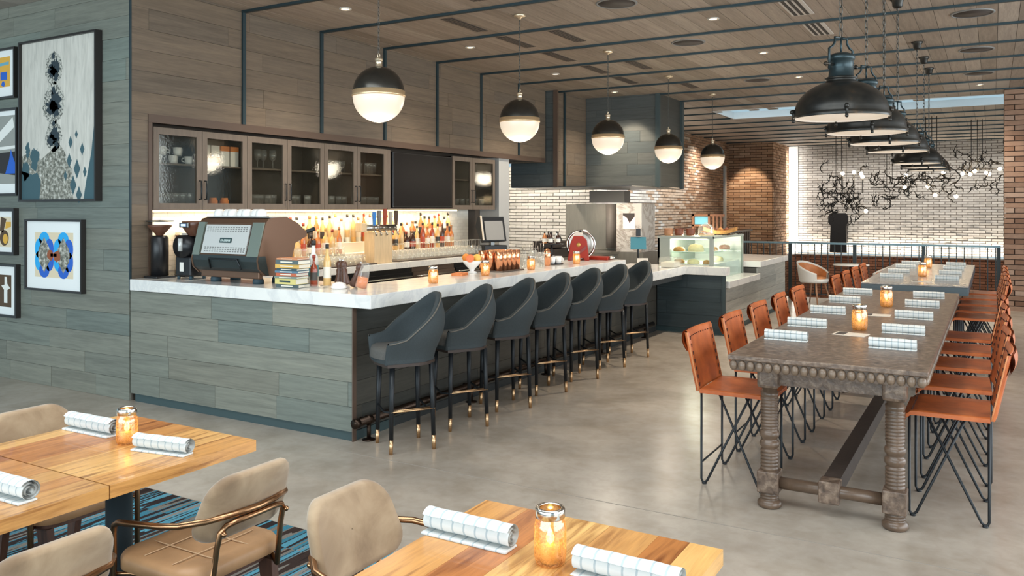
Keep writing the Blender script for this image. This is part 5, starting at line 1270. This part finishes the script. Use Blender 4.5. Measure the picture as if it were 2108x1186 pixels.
def citrus(x, y, z, m_, lb, half=False):
    u = empty('citrus_fruit', (x, y, z), 0, lb, 'fruit')
    if half:
        u.rotation_euler = (R(72), 0, R(20)); MB().lathe([(.04*math.sin(PI*i/12), .0-.04*math.cos(PI*i/12)) for i in range(0, 7)], 18, caps=False).build('peel', 'orange_peel', u); MB().lathe([(.001, .001), (.034, .001), (.04, 0)], 18, caps=False).build('flesh', 'orange_flesh', u)
    else: MB().sphere((0, 0, 0), .04, 16, 10).build('peel', m_, u)
citrus(-4.33, 6.64, 1.225, 'orange_peel', 'halved orange facing out on the citrus bowl', True); citrus(-4.32, 6.75, 1.222, 'lemon', 'yellow lemon beside the halved orange'); citrus(-4.42, 6.71, 1.225, 'orange_peel', 'whole orange at the back of the citrus bowl')
u = empty('cutting_board', (-4.30, 6.42, 1.08), R(15), 'small orange wood cutting board on the bar', 'cutting board'); mat('board_wood', (206, 120, 62), .5, var=.2, nscale=6, stretch=(1, 8, 1)); MB().prism(rrect(.11, .2, .02), 0, .022).build('board', 'board_wood', u); MB().lathe([(.012, .022), (.012, .0235), (.001, .0235)], 10, (0, .08, 0)).build('hang_hole', 'tray_dark', u)
for k, (x, y, h_, lb) in enumerate(((-4.14, 7.72, .16, 'tall mixing glass with bar tools on the bar'), (-4.30, 7.62, .14, 'clear mixing glass left of the tool glass'), (-4.32, 7.88, .17, 'tall clear glass right of the tool glass'))):
    u = empty('mixing_glass', (x, y, 1.08), 0, lb, 'glass'); MB().lathe([(.001, 0), (.04, 0), (.045, h_), (.042, h_), (.037, .01), (.001, .01)], 16).build('glass', 'clear_glass', u)
    for q in range(3): MB().cyl((.01*q-.01, .008*(q-1), .012), (.025*(q-1), .02*(q-1), h_+.07+.02*q), .0035, n=6).build('bar_spoon', 'steel', u)
u = empty('copper_shaker', (-4.20, 7.98, 1.08), 0, 'copper cocktail shaker beside the bottle stand', 'shaker'); MB().lathe([(.001, 0), (.035, 0), (.042, .13), (.03, .16), (.028, .18), (.001, .19)], 16).build('body', 'copper', u); MB().lathe([(.042, .128), (.044, .13), (.044, .136), (.04, .138)], 16, caps=False).build('rim', 'chrome', u)
st_ = empty('tiered_stand', (-4.27, 8.22, 1.08), 0, 'black two-tier stand with small bottles on the bar', 'stand')
for z_ in (.0, .22): MB().lathe([(.001, z_), (.13, z_), (.135, z_+.012), (.001, z_+.012)], 20).build('tier', 'grinder_black', st_)
MB().cyl((0, 0, 0), (0, 0, .25), .012, n=8).build('post', 'grinder_black', st_)
for k in range(5):
    a = 2*PI*k/5; bottle('squat', ['dark', 'clear', 'dark', 'amber', 'dark'][k], 'cap_black', 'lab_white', -4.27+.08*math.cos(a), 8.22+.08*math.sin(a), 1.312, '%s small dropper bottle on the upper tier of the black stand' % ['black right-hand', 'clear', 'black left-hand', 'amber', 'black rear'][k], 'dropper bottles on the upper tier', s_=.55)
for k in range(6):
    a = 2*PI*k/6; put('spice_pot', cupme, -4.27+.085*math.cos(a), 8.22+.085*math.sin(a), 1.093, '%s small white pot around the lower tier of the black stand' % ORD[k], 'pot', 'pots on the lower tier', rz=a)
# red slicer
mat('slicer_red', (150, 40, 22), .4, spec=.3); mat('slicer_dark', (120, 34, 22), .3)
sl = empty('meat_slicer', (-4.32, 9.02, 1.08), R(25), 'red flywheel meat slicer with polished blade on the bar end', 'meat slicer')
MB().prism([(-.13, 0), (-.08, 0), (-.07, .03), (.06, .03), (.07, 0), (.13, 0), (.10, .24), (.05, .29), (-.06, .29), (-.10, .2)], -.09, .09, 'xz').build('body', 'slicer_red', sl, bevel=.006, seg=1)
MB().cyl((0, -.12, .20), (0, -.10, .20), .155, n=28).build('blade', 'chrome', sl) if False else None
MB().lathe([(.165, -.012), (.18, 0), (.165, .012), (.155, 0), (.165, -.012)], 28, (0, 0, 0), M=Matrix.Translation((.03, .0, .19)) @ Matrix.Rotation(PI/2, 4, 'X'), caps=False).build('blade_guard', 'chrome', sl)
MB().lathe([(.001, .0), (.12, 0), (.15, -.01)], 28, M=Matrix.Translation((.03, .10, .19)) @ Matrix.Rotation(PI/2, 4, 'X'), caps=False).build('blade', 'steel', sl)
MB().bx(-.05, .05, -.05, .05, .29, .335).build('carriage', 'card_cream', sl, bevel=.006); MB().cyl((.02, 0, .335), (.02, 0, .36), .015, n=8).build('knob', 'grinder_black', sl)
MB().prism([(-.11, .02), (.09, .18), (.09, .14), (-.08, .0)], -.096, -.09, 'xz').build('diagonal_band', 'slicer_dark', sl); MB().lathe([(.001, 0), (.025, 0), (.025, .004), (.001, .004)], 16, M=Matrix.Translation((.0, -.09, .19)) @ Matrix.Rotation(PI/2, 4, 'X')).build('badge', 'label_gold', sl)
u = empty('red_tray', (-4.20, 9.24, 1.08), R(0), 'flat red tray right of the meat slicer', 'tray'); MB().bx(-.2, .2, -.08, .08, 0, .04).build('tray', 'slicer_red', u, bevel=.006, seg=1); MB().cyl((.22, -.05, .03), (.22, .05, .03), .02, n=8).build('handle', 'chrome', u)
# service counter things
ts = empty('tablet_stand', (-4.02, 10.2, .92), R(112), 'tilted tablet on a slim post on the lower service counter', 'tablet')
MB().lathe([(.001, 0), (.08, 0), (.08, .012), (.001, .012)], 18).cyl((0, 0, 0), (0, 0, .40), .012, n=8).build('post', 'grinder_black', ts)
t = NT('tablet_screen'); t.base(lin((60, 110, 124))); t.set(Roughness=.25, Emission_Color=lin((110, 180, 196)), Emission_Strength=.12); mat('camera_black', (30, 28, 28), .4)
MB().add([(-.26, -.1, .26), (.02, -.1, .40), (.02, .1, .40), (-.26, .1, .26), (-.265, -.1, .27), (.015, -.1, .41), (.015, .1, .41), (-.265, .1, .27)], [(0, 1, 2, 3), (4, 5, 6, 7), (0, 1, 5, 4), (1, 2, 6, 5), (2, 3, 7, 6), (3, 0, 4, 7)]).build('tablet', 'tablet_screen', ts)
MB().bx(-.02, .04, -.03, .03, .42, .52).build('card_reader', 'camera_black', ts, bevel=.006)
u = empty('menu_card_holder', (-3.86, 9.95, .92), R(30), 'cream card standing in a holder on the service counter', 'card'); MB().bx(-.07, .07, -.006, .006, .01, .15).build('sheet', 'card_cream', u); MB().bx(-.075, .075, -.03, .03, 0, .014).build('foot', 'grinder_black', u)
u = empty('napkin_box', (-3.72, 10.62, .92), 0, 'clear acrylic box beside the pastry case', 'box'); MB().bx(-.12, .1, -.14, .14, 0, .13).build('box', 'clear_glass', u, bevel=.004, seg=1); MB().bx(-.1, .08, -.12, .12, .005, .07).build('paper_stack', 'pages', u)

# ================================================================ KITCHEN HOOD
hd = empty('kitchen_hood', (-6.0, 13.7, 2.08), 0, 'large plank-clad kitchen hood hanging from the ceiling beyond the bar', 'hood')
HO = (-6.0, 13.7, 2.08)
mat('hood_grey', (128, 120, 114), .5, var=.1, nscale=4)
Q(MB().bx(-7.3, -6.46, 12.52, 15.0, 2.08, 2.12).bx(-7.3, -6.47, 12.53, 14, 2.1, ZC).bx(-6.6, -5.07, 13.79, 14.98, 2.1, ZC), 'core', 'recess_dark', hd, HO)
hx = unit_box('plank', 'hood_planks_shaded')
cl1 = empty('front_cladding', (6.0, -13.7, -2.08)); cl1.parent = hd
boards_x(cl1, -7.3, -6.45, 2.09, ZC, 12.51, hx, h=.2)
boards_y(cl1, 12.52, 13.78, 2.09, ZC, -6.45, pb, h=.2)
boards_x(cl1, -6.44, -5.07, 2.09, ZC, 13.77, hx, h=.2)
boards_y(cl1, 13.80, 14.98, 2.09, ZC, -5.05, bf, h=.9, lens=(3,))
Q(MB().bx(-6.46, -6.38, 12.49, 12.53, 2.07, ZC), 'corner_trim', 'dark_trim', hd, HO)
Q(MB().bx(-6.44, -6.42, 12.85, 12.90, 2.07, ZC), 'seam_strip', 'batten_steel', hd, HO); Q(MB().bx(-5.10, -5.02, 13.74, 13.80, 2.07, ZC), 'corner_trim', 'edge_steel', hd, HO); Q(MB().bx(-5.06, -5.0, 14.92, 15.0, 2.07, ZC), 'corner_trim', 'edge_steel', hd, HO)
Q(MB().bx(-7.3, -5.05, 12.52, 13.79, 2.065, 2.08).bx(-6.45, -5.05, 13.79, 14.98, 2.065, 2.08), 'soffit', 'steel_dark', hd, HO)
for x, y in ((-7.0, 13.3), (-6.3, 13.7), (-5.5, 13.5)): spot('hood_light', (x, y, 2.05), (x, y+.8, 1.2), 48, WARM2, 120, 1)
for y in (15.8, 17.6, 19.8, 22.0): spot('kitchen_fill', (-6.2, y, 3.66), (-7.05, y, 1.4), 280, (1, .94, .86), 110, 1)  # spots added to brighten the kitchen side bricks
spot('kitchen_pool', (-8.2, 13.6, 3.6), (-8.2, 15.4, 1.3), 380, WARM2, 110, 1)
# ================================================================ KITCHEN EQUIPMENT
mat('steel_panel', (138, 134, 126), .5, .5, var=.08, nscale=3, stretch=(8, 8, 1)); emis('fire_glow', (220, 112, 44), .5)
u = empty('steel_range_back', (-6.8, 14.75, 0), 0, 'tall brushed steel range back panel in the kitchen', 'range')
MB().bx(-.55, .5, 0, .4, .9, 1.80).build('panel', 'steel_panel', u, bevel=.01); MB().bx(-.55, .5, -.5, .4, 0, .9).build('body', 'steel_panel', u); MB().cyl((.44, -.02, .95), (.44, -.02, 1.8), .1, n=16).build('rounded_end', 'hood_grey', u)
u = empty('stone_oven', (-5.80, 14.25, 0), 0, 'stone-faced oven with a glowing orange mouth beside the steel range', 'oven')
MB().bx(-.25, .25, 0, .7, .9, 1.80).build('casing', 'marble_grey', u, bevel=.01); MB().bx(-.3, .3, -.05, .7, 0, .9).build('base', 'steel_panel', u)
mo = MB().bx(-.11, .12, -.012, .002, 1.33, 1.62).build('mouth', 'fire_glow', u); MB().prism([(-.11, 1.62), (.12, 1.62), (.12, 1.56), (.02, 1.44), (-.03, 1.53), (-.11, 1.58)], -.02, -.012, 'xz').build('dark_arch', 'grille_dark', mo)
mat('duct_dark', (92, 88, 84), .5)
u = empty('steel_cabinet', (-6.6, 14.6, 1.82), 0, 'grey metal duct box under the hood', 'duct'); MB().bx(-.30, .44, .3, .6, .0, .235).build('box', 'duct_dark', u); MB().bx(-.31, .45, .29, .3, .0, .02).build('flange', 'duct_dark', u)
u = empty('kitchen_counter', (-6.2, 12.75, 0), 0, 'steel prep counter between the pale post and the range', 'counter')
MB().bx(-.5, .3, -1.3, 1.3, .88, .92).build('top', 'steel', u); MB().bx(-.48, .28, -1.28, 1.28, .1, .88).build('body', 'steel_panel', u)
gr = empty('panini_grill', (-6.2, 11.95, .92), 0, 'dark panini press with raised handle on the prep counter', 'grill')
MB().bx(-.2, .2, -.3, .3, 0, .14).build('base', 'grille_dark', gr, bevel=.01); MB().bx(-.2, .2, -.3, .3, .16, .26).build('lid', 'grille_dark', gr, bevel=.01); MB().tube([(.12, -.1, .26), (.12, -.06, .33), (.12, .06, .33), (.12, .1, .26)], .008, 6).build('handle', 'steel_dark', gr); MB().cyl((.15, -.28, .2), (.15, -.32, .42), .012, n=8).build('lever', 'grinder_black', gr)
for k, (y, lb) in enumerate(((12.6, 'small dark knob box left on the prep counter'), (12.95, 'small dark knob box right on the prep counter'))):
    u = empty('burner_unit', (-6.15, y, .92), 0, lb, 'burner'); MB().bx(-.1, .15, -.12, .12, 0, .12).build('box', 'steel_panel', u, bevel=.006); MB().cyl((.15, -.04, .07), (.17, -.04, .07), .02, n=10).build('knob', 'grinder_black', u)
for k in range(9): put('plate_stack_glass', tum2, -6.55+.09*(k % 2), 12.55+.09*k, .92, '%s clear glass from the left on the kitchen prep counter' % ORD[k], 'glass', 'glasses on the prep counter')

# ================================================================ PASTRY CASE
pc = empty('pastry_case', (-3.6, 12.8, 0), 0, 'plank-clad pastry counter with glass display, right of the bar', 'display case')
PO = (-3.6, 12.8, 0)
mat('case_blue', (58, 70, 76), .5); mat('case_sage', (150, 156, 148), .5)
Q(MB().bx(-4.1, -3.12, 10.98, 14.7, .08, .62).bx(-4.1, -3.40, 10.98, 12.76, .62, .715).bx(-4.1, -3.12, 12.76, 14.7, .62, .80).bx(-4.1, -3.12, 10.98, 11.055, .62, .80), 'core', 'bar_core', pc, PO); Q(MB().bx(-4.1, -3.14, 11.0, 14.68, 0, .08), 'toe_kick', 'dark_toe_kick', pc, PO)
c1 = empty('cladding', (3.6, -12.8, 0)); c1.parent = pc
db = unit_box('plank', 'bar_front_planks')
boards_x(c1, XB+.01, -3.10, .08, .80, 10.96, unit_box('plank', 'case_planks_shaded'), h=.18)
pg = unit_box('plank', 'case_planks_lit'); boards_y(c1, 10.98, 14.70, .08, .62, -3.10, pg, h=.18); boards_y(c1, 12.78, 14.70, .62, .80, -3.10, pg, h=.18)
Q(MB().bx(-3.12, -3.08, 10.94, 10.98, 0, .80), 'corner_trim', 'edge_steel', pc, PO)
Q(MB().bx(-3.5, -3.05, 11.06, 12.74, .63, .72), 'marble_ledge', 'marble', pc, PO, bevel=.004, seg=1); Q(MB().bx(-4.1, -3.05, 12.76, 14.72, .81, .90), 'marble_top', 'marble', pc, PO, bevel=.004, seg=1)
Q(MB().bx(-4.08, -3.9, 11.09, 11.16, .925, 1.30).bx(-4.08, -4.05, 11.09, 12.7, .925, 1.30), 'end_panel', 'case_sage', pc, PO)
Q(MB().bx(-3.34, -3.29, 11.09, 11.14, .72, 1.32), 'post', 'case_sage', pc, PO); Q(MB().bx(-3.33, -3.30, 12.68, 12.72, .72, 1.30), 'post', 'case_sage', pc, PO)
Q(MB().bx(-4.08, -3.29, 11.08, 11.12, 1.29, 1.32).bx(-3.33, -3.29, 11.1, 12.72, 1.29, 1.315), 'top_rail', 'case_sage', pc, PO)
glass('case_glass', (242, 248, 246), .03, gloss=.07)
Q(MB().bx(-3.9, -3.34, 11.10, 11.106, .93, 1.29), 'front_pane', 'case_glass', pc, PO); Q(MB().bx(-3.318, -3.312, 11.14, 12.68, .72, 1.29), 'side_pane', 'case_glass', pc, PO); Q(MB().bx(-4.05, -3.3, 11.1, 12.7, 1.31, 1.318), 'top_pane', 'case_glass', pc, PO)
Q(MB().bx(-4.05, -3.36, 11.2, 12.65, 1.08, 1.09), 'glass_shelf', 'case_glass', pc, PO); Q(MB().bx(-4.05, -3.36, 11.12, 12.7, .90, .925), 'case_floor', 'china', pc, PO)
Q(MB().bx(-3.95, -3.4, 11.18, 11.2, 1.27, 1.285), 'case_light', 'led_warm', pc, PO)
Q(MB().bx(-4.05, -3.33, 12.68, 12.71, .72, 1.29), 'rear_panel', 'china', pc, PO); Q(MB().bx(-4.05, -3.37, 11.16, 12.68, .72, .90), 'inner_plinth', 'china', pc, PO)
point('case_glow', (-3.7, 11.6, 1.24), 22, WARM2, .12)
mat('bread_crust', (196, 140, 78), .7, var=.3, nscale=30); mat('cake_cream', (236, 218, 172), .6, var=.1, nscale=30); mat('tin_brown', (112, 58, 38), .5, var=.2, nscale=30); mat('tan_box', (164, 116, 84), .6); mat('crust_dark', (120, 66, 38), .7, var=.3, nscale=40)
for k, (x, y, z, a, b, c_, m_, lb) in enumerate(((-3.62, 11.38, 1.09, .11, .09, .07, 'cake_cream', 'large cream cake on the glass shelf of the pastry case'), (-3.87, 11.40, 1.09, .08, .08, .05, 'bread_crust', 'golden loaf at the left of the glass shelf'), (-3.43, 11.62, 1.09, .05, .05, .05, 'bread_crust', 'round bun right of the cream cake on the shelf'),
        (-3.83, 11.28, .925, .075, .07, .05, 'bread_crust', 'golden pastry left on the case floor'), (-3.62, 11.27, .925, .085, .07, .05, 'cake_cream', 'yellow cake in the middle of the case floor'), (-3.44, 11.30, .925, .05, .05, .045, 'bread_crust', 'golden pastry right on the case floor'), (-3.5, 12.0, .925, .09, .09, .06, 'cake_cream', 'pale cake behind the case side glass'), (-3.5, 12.4, 1.09, .08, .09, .05, 'crust_dark', 'dark loaf behind the case side glass'))):
    u = empty('baked_good', (x, y, z+.006), 0, lb, 'pastry', 'pastries in the case'); MB().lathe([(.001, 0), (a, 0), (a*1.05, c_*.4), (a*.8, c_*.9), (.001, c_*1.1)], 16).build('crumb', m_, u); u.scale = (1, b/a, 1.5 if k == 0 else 1.2)
    MB().lathe([(.001, -.004), (a*1.25, -.002), (a*1.2, .001), (.001, .0)], 18).build('plate', 'china', u)
for k, x in enumerate((-3.98, -3.87, -3.75)):
    u = empty('round_tin', (x-.03*(1-k), 11.35+.05*k, 1.32), 0, ['tan tin at the left on top of the pastry case', 'brown tin in the middle on top of the pastry case', 'dark brown tin nearest the glass dome on the pastry case'][k], 'tin'); MB().lathe([(.001, 0), (.058, 0), (.062, .02), (.062, .08), (.056, .10), (.001, .10)], 18).build('body', 'tan_box' if k == 0 else 'tin_brown', u); MB().lathe([(.063, .075), (.064, .08), (.064, .09), (.06, .102), (.001, .104)], 18, caps=False).build('lid', 'tan_box' if k == 0 else 'tin_brown', u)
u = empty('wooden_rack', (-3.66, 12.1, 1.318), 0, 'brown wooden rack frame with small picture on the pastry case', 'rack')
mat('rack_wood', (134, 86, 58), .6); MB().bx(-.24, -.21, -.02, .02, 0, .30).bx(.0, .03, -.02, .02, 0, .30).bx(-.24, .24, -.02, .02, .27, .30).bx(-.24, .03, -.02, .02, .12, .145).build('frame', 'rack_wood', u); MB().bx(-.205, -.005, -.005, .005, .15, .265).build('picture', 'art_sky', u)
for k in range(3): MB().bx(.07+.055*k, .09+.055*k, -.015, .015, .0, .28).build('slat', 'rack_wood', u)
u = empty('cookie_dome', (-3.53, 11.56, 1.32), 0, 'clear glass dome with cookies on the pastry case', 'jar'); MB().lathe([(.001, 0), (.12, 0), (.12, .015), (.001, .015)], 20).build('plate', 'pale_oak', u); MB().lathe([(.11, .015), (.11, .10), (.08, .15), (.02, .17), (.02, .185), (.001, .19)], 20, caps=False).build('dome', 'clear_glass', u)
for k in range(5): MB().lathe([(.001, 0), (.035, 0), (.035, .012), (.001, .016)], 12, (.05*math.cos(k*1.26), .05*math.sin(k*1.26), .016+.016*(k % 3))).build('cookie', 'bread_crust', u)
u = empty('bread_basket', (-3.42, 11.9, 1.318), R(20), 'boat-shaped wooden basket with bread on the pastry case', 'basket')
MB().grid(lambda a, b: (.24*(2*a-1), (.08*math.sqrt(max(0, 1-(2*a-1)**2))+.01)*(2*b-1), .02+.055*(2*a-1)**2+.05*(2*b-1)**2), 14, 7).grid(lambda a, b: (.24*(2*a-1), (.08*math.sqrt(max(0, 1-(2*a-1)**2))+.01)*(2*b-1), .012+.055*(2*a-1)**2+.05*(2*b-1)**2), 14, 7).build('boat', 'bread_crust', u)
for k in range(3): MB().sphere((-.09+.09*k, .0, .07), .042, 10, 6).build('roll', 'crust_dark' if k != 1 else 'bread_crust', u)

# ================================================================ GUARD RAIL
rl = empty('guard_rail', (-2.4, 16.35, 0), 0, 'dark metal guard rail with thin balusters before the brick atrium', 'railing')
mat('rail_blue', (106, 128, 134), .35, .6); mat('rail_dark', (54, 62, 64), .45, .5)
Q(MB().bx(-5.6, .12, 16.32, 16.38, 1.035, 1.07), 'handrail', 'rail_blue', rl, (-2.4, 16.35, 0)); Q(MB().bx(-5.6, .12, 16.335, 16.365, .08, .10), 'bottom_rail', 'rail_dark', rl, (-2.4, 16.35, 0))
pm = MB().bx(-.03, .03, -.025, .025, 0, 1.04).mesh('post', 'rail_dark'); bm2 = MB().bx(-.008, .008, -.008, .008, .09, 1.04).mesh('baluster', 'rail_dark')
for x in (-5.57, -4.45, -3.35, -2.2, -1.06, .09): share('post', pm, rl, (x+2.4, 0, 0))
x = -5.5
while x < .05: share('baluster', bm2, rl, (x+2.4, 0, 0)); x += .118
# slatted stair guard
sg = empty('slatted_guard', (-6.1, 20.5, 0), 0, 'dark brown slatted stair guard below the brown brick wall', 'railing'); mat('slat_brown', (74, 56, 46), .6)
for k in range(26): MB().bx(-.03, .03, -1.5+.2*k, -1.38+.2*k, -1.2, 1.05).build('slat', 'slat_brown', sg)
MB().bx(-.04, .04, -1.6, 3.9, 1.05, 1.10).build('cap_rail', 'hood_grey', sg)

# ================================================================ LOUNGE CORNER
mat('shell_white', (226, 222, 214), .4); mat('cushion_tan', (196, 126, 74), .5, var=.15, nscale=10); mat('beech', (170, 124, 92), .5)
def make_lounge():
    u = empty('lounge_chair')
    def sh(a, b, off):
        an = -PI*.78+2*PI*.78*b; h = .46+.36*a*(.35+.65*math.cos(an/2)**2); r = .255-off+.03*a
        return (-r*math.cos(an)*.95-.02*a, r*math.sin(an), h-.06)
    MB().grid(lambda a, b: sh(a, b, 0), 7, 25).grid(lambda a, b: sh(a, 1-b, .02), 7, 25).grid(lambda a, b: tuple(sh(1, b, 0)[k]*(1-a)+sh(1, b, .02)[k]*a for k in range(3)), 3, 25).build('shell', 'shell_white', u)
    MB().grid(lambda a, b: sh(.05+.85*a, .06+.88*b, .026), 6, 21).build('back_lining', 'cushion_tan', u)
    MB().lathe([(.001, .38), (.23, .38), (.255, .41), (.25, .45), (.001, .465)], 22).build('seat', 'shell_white', u); MB().lathe([(.001, .44), (.2, .44), (.22, .46), (.2, .482), (.001, .488)], 22).build('cushion', 'cushion_tan', u)
    for sx in (-1, 1):
        for sy in (-1, 1): MB().cyl((.22*sx, .2*sy, 0), (.13*sx, .12*sy, .39), .011, .018, 8).build('leg', 'beech', u)
    return u
lg = make_lounge(); used = []
inst(lg, used, (-2.78, 15.55, 0), R(-25), 'white shell lounge chair with tan lining left of the round table', None, 'chair'); inst(lg, used, (-1.60, 15.7, 0), R(200), 'tan shell chair half hidden behind the slate table', None, 'chair')
u = empty('round_side_table', (-2.16, 15.6, 0), 0, 'small round white table between the two shell chairs', 'table'); MB().lathe([(.001, .70), (.30, .70), (.30, .72), (.001, .722)], 28).build('top', 'shell_white', u); MB().cyl((0, 0, .02), (0, 0, .7), .03, n=12).build('pedestal', 'grinder_black', u); MB().lathe([(.001, 0), (.2, 0), (.2, .015), (.03, .03)], 20).build('base', 'grinder_black', u)

# ================================================================ BLACK PLAQUE ON THE FAR WALL
mat('plaque_black', (38, 36, 36), .8)
u = empty('black_plaque', (-4.13, 27.2, .35), 0, 'tall black tapered panel with wider head on the pale brick wall', 'panel')
MB().prism([(-.25, 0), (.25, 0), (.22, .82), (.29, .92), (.29, 1.12), (.22, 1.22), (-.22, 1.22), (-.29, 1.12), (-.29, .92), (-.22, .82)], -.06, .0, 'xz').build('panel', 'plaque_black', u); MB().bx(-.20, .20, .0, .475, .3, .9).build('wall_mount', 'plaque_black', u)

# ================================================================ BRANCH CHANDELIERS
mat('branch_bronze', (52, 50, 48), .4, .7); emis('bulb_glow', (255, 224, 176), 30)
def chandelier(x, y, z, n, w_, dz, bulbs, label, seed):
    """bulbs: offsets (dx, z) of the glowing bulbs"""
    rd = random.Random(seed); u = empty('branch_chandelier', (x, y, ZC), 0, label, 'chandelier'); zz = z-ZC
    for k, q in enumerate((-.12, .0, .10)): MB().cyl((q, 0, zz+.1*k), (q, 0, 0), .007, n=6).build('hanging_rod', 'branch_bronze', u)
    MB().tube([(-w_, 0, zz), (w_, 0, zz)], .009, 6).build('crossbar', 'branch_bronze', u)
    for k in range(int(n*1.4)):
        c_ = Vector((rd.uniform(-w_, w_), rd.uniform(-.2, .2), zz+rd.uniform(-dz, dz)))
        a = rd.uniform(0, 2*PI); pts = [c_]
        for i in range(5):
            a += rd.choice((-1, 1))*rd.uniform(.3, 1.1); c_ = c_+Vector((.075*math.cos(a), rd.uniform(-.03, .03), .075*math.sin(a))); pts.append(c_)
        mb = MB().tube(pts, [.005, .012, .013, .011, .009, .003], 5)
        for i in (1, 2, 3, 4):
            d_ = Vector((rd.uniform(-.09, .09), rd.uniform(-.03, .03), rd.uniform(.04, .1)*rd.choice((-1, 1)))); mb.tube([pts[i], pts[i]+d_*.6, pts[i]+d_*1.1+Vector((.02, 0, .02))], [.010, .007, .002], 4)
        mb.build('branch', 'branch_bronze', u)
    for dx, z_ in bulbs:
        st_ = MB().cyl((dx, -.02, z_-ZC), (dx, 0, min(zz, z_-ZC+.06)), .008, n=5).build('bulb_socket', 'branch_bronze', u); MB().sphere((dx, -.03, z_-ZC), .042, 10, 6).build('bulb', 'bulb_glow', st_)
    return u
chandelier(-3.0, 20.2, 2.05, 34, 0.42, 0.5, [(0.03, 2.51), (0.27, 2.53), (0.42, 2.5), (0.45, 2.43), (0.52, 1.65)], 'branch chandelier above the black panel, lowest and densest on the left', 8)
chandelier(-2.05, 21.4, 2.2, 22, 0.48, 0.36, [(0.29, 2.49), (0.27, 2.2)], 'middle branch chandelier with bulbs left of the dome lamps', 5)
chandelier(-1.15, 20.2, 2.35, 14, 0.45, 0.25, [(-0.07, 2.19), (0.07, 2.0), (0.47, 1.97), (0.23, 2.49)], 'branch chandelier directly below the far dome lamps', 7)
chandelier(-0.3, 21.4, 2.6, 16, 0.45, 0.36, [(-0.29, 2.5), (-0.14, 2.48), (-0.05, 2.55), (0.18, 2.51), (0.23, 2.48), (0.44, 2.59)], 'branch chandelier beside the brick pier, highest on the right', 9)
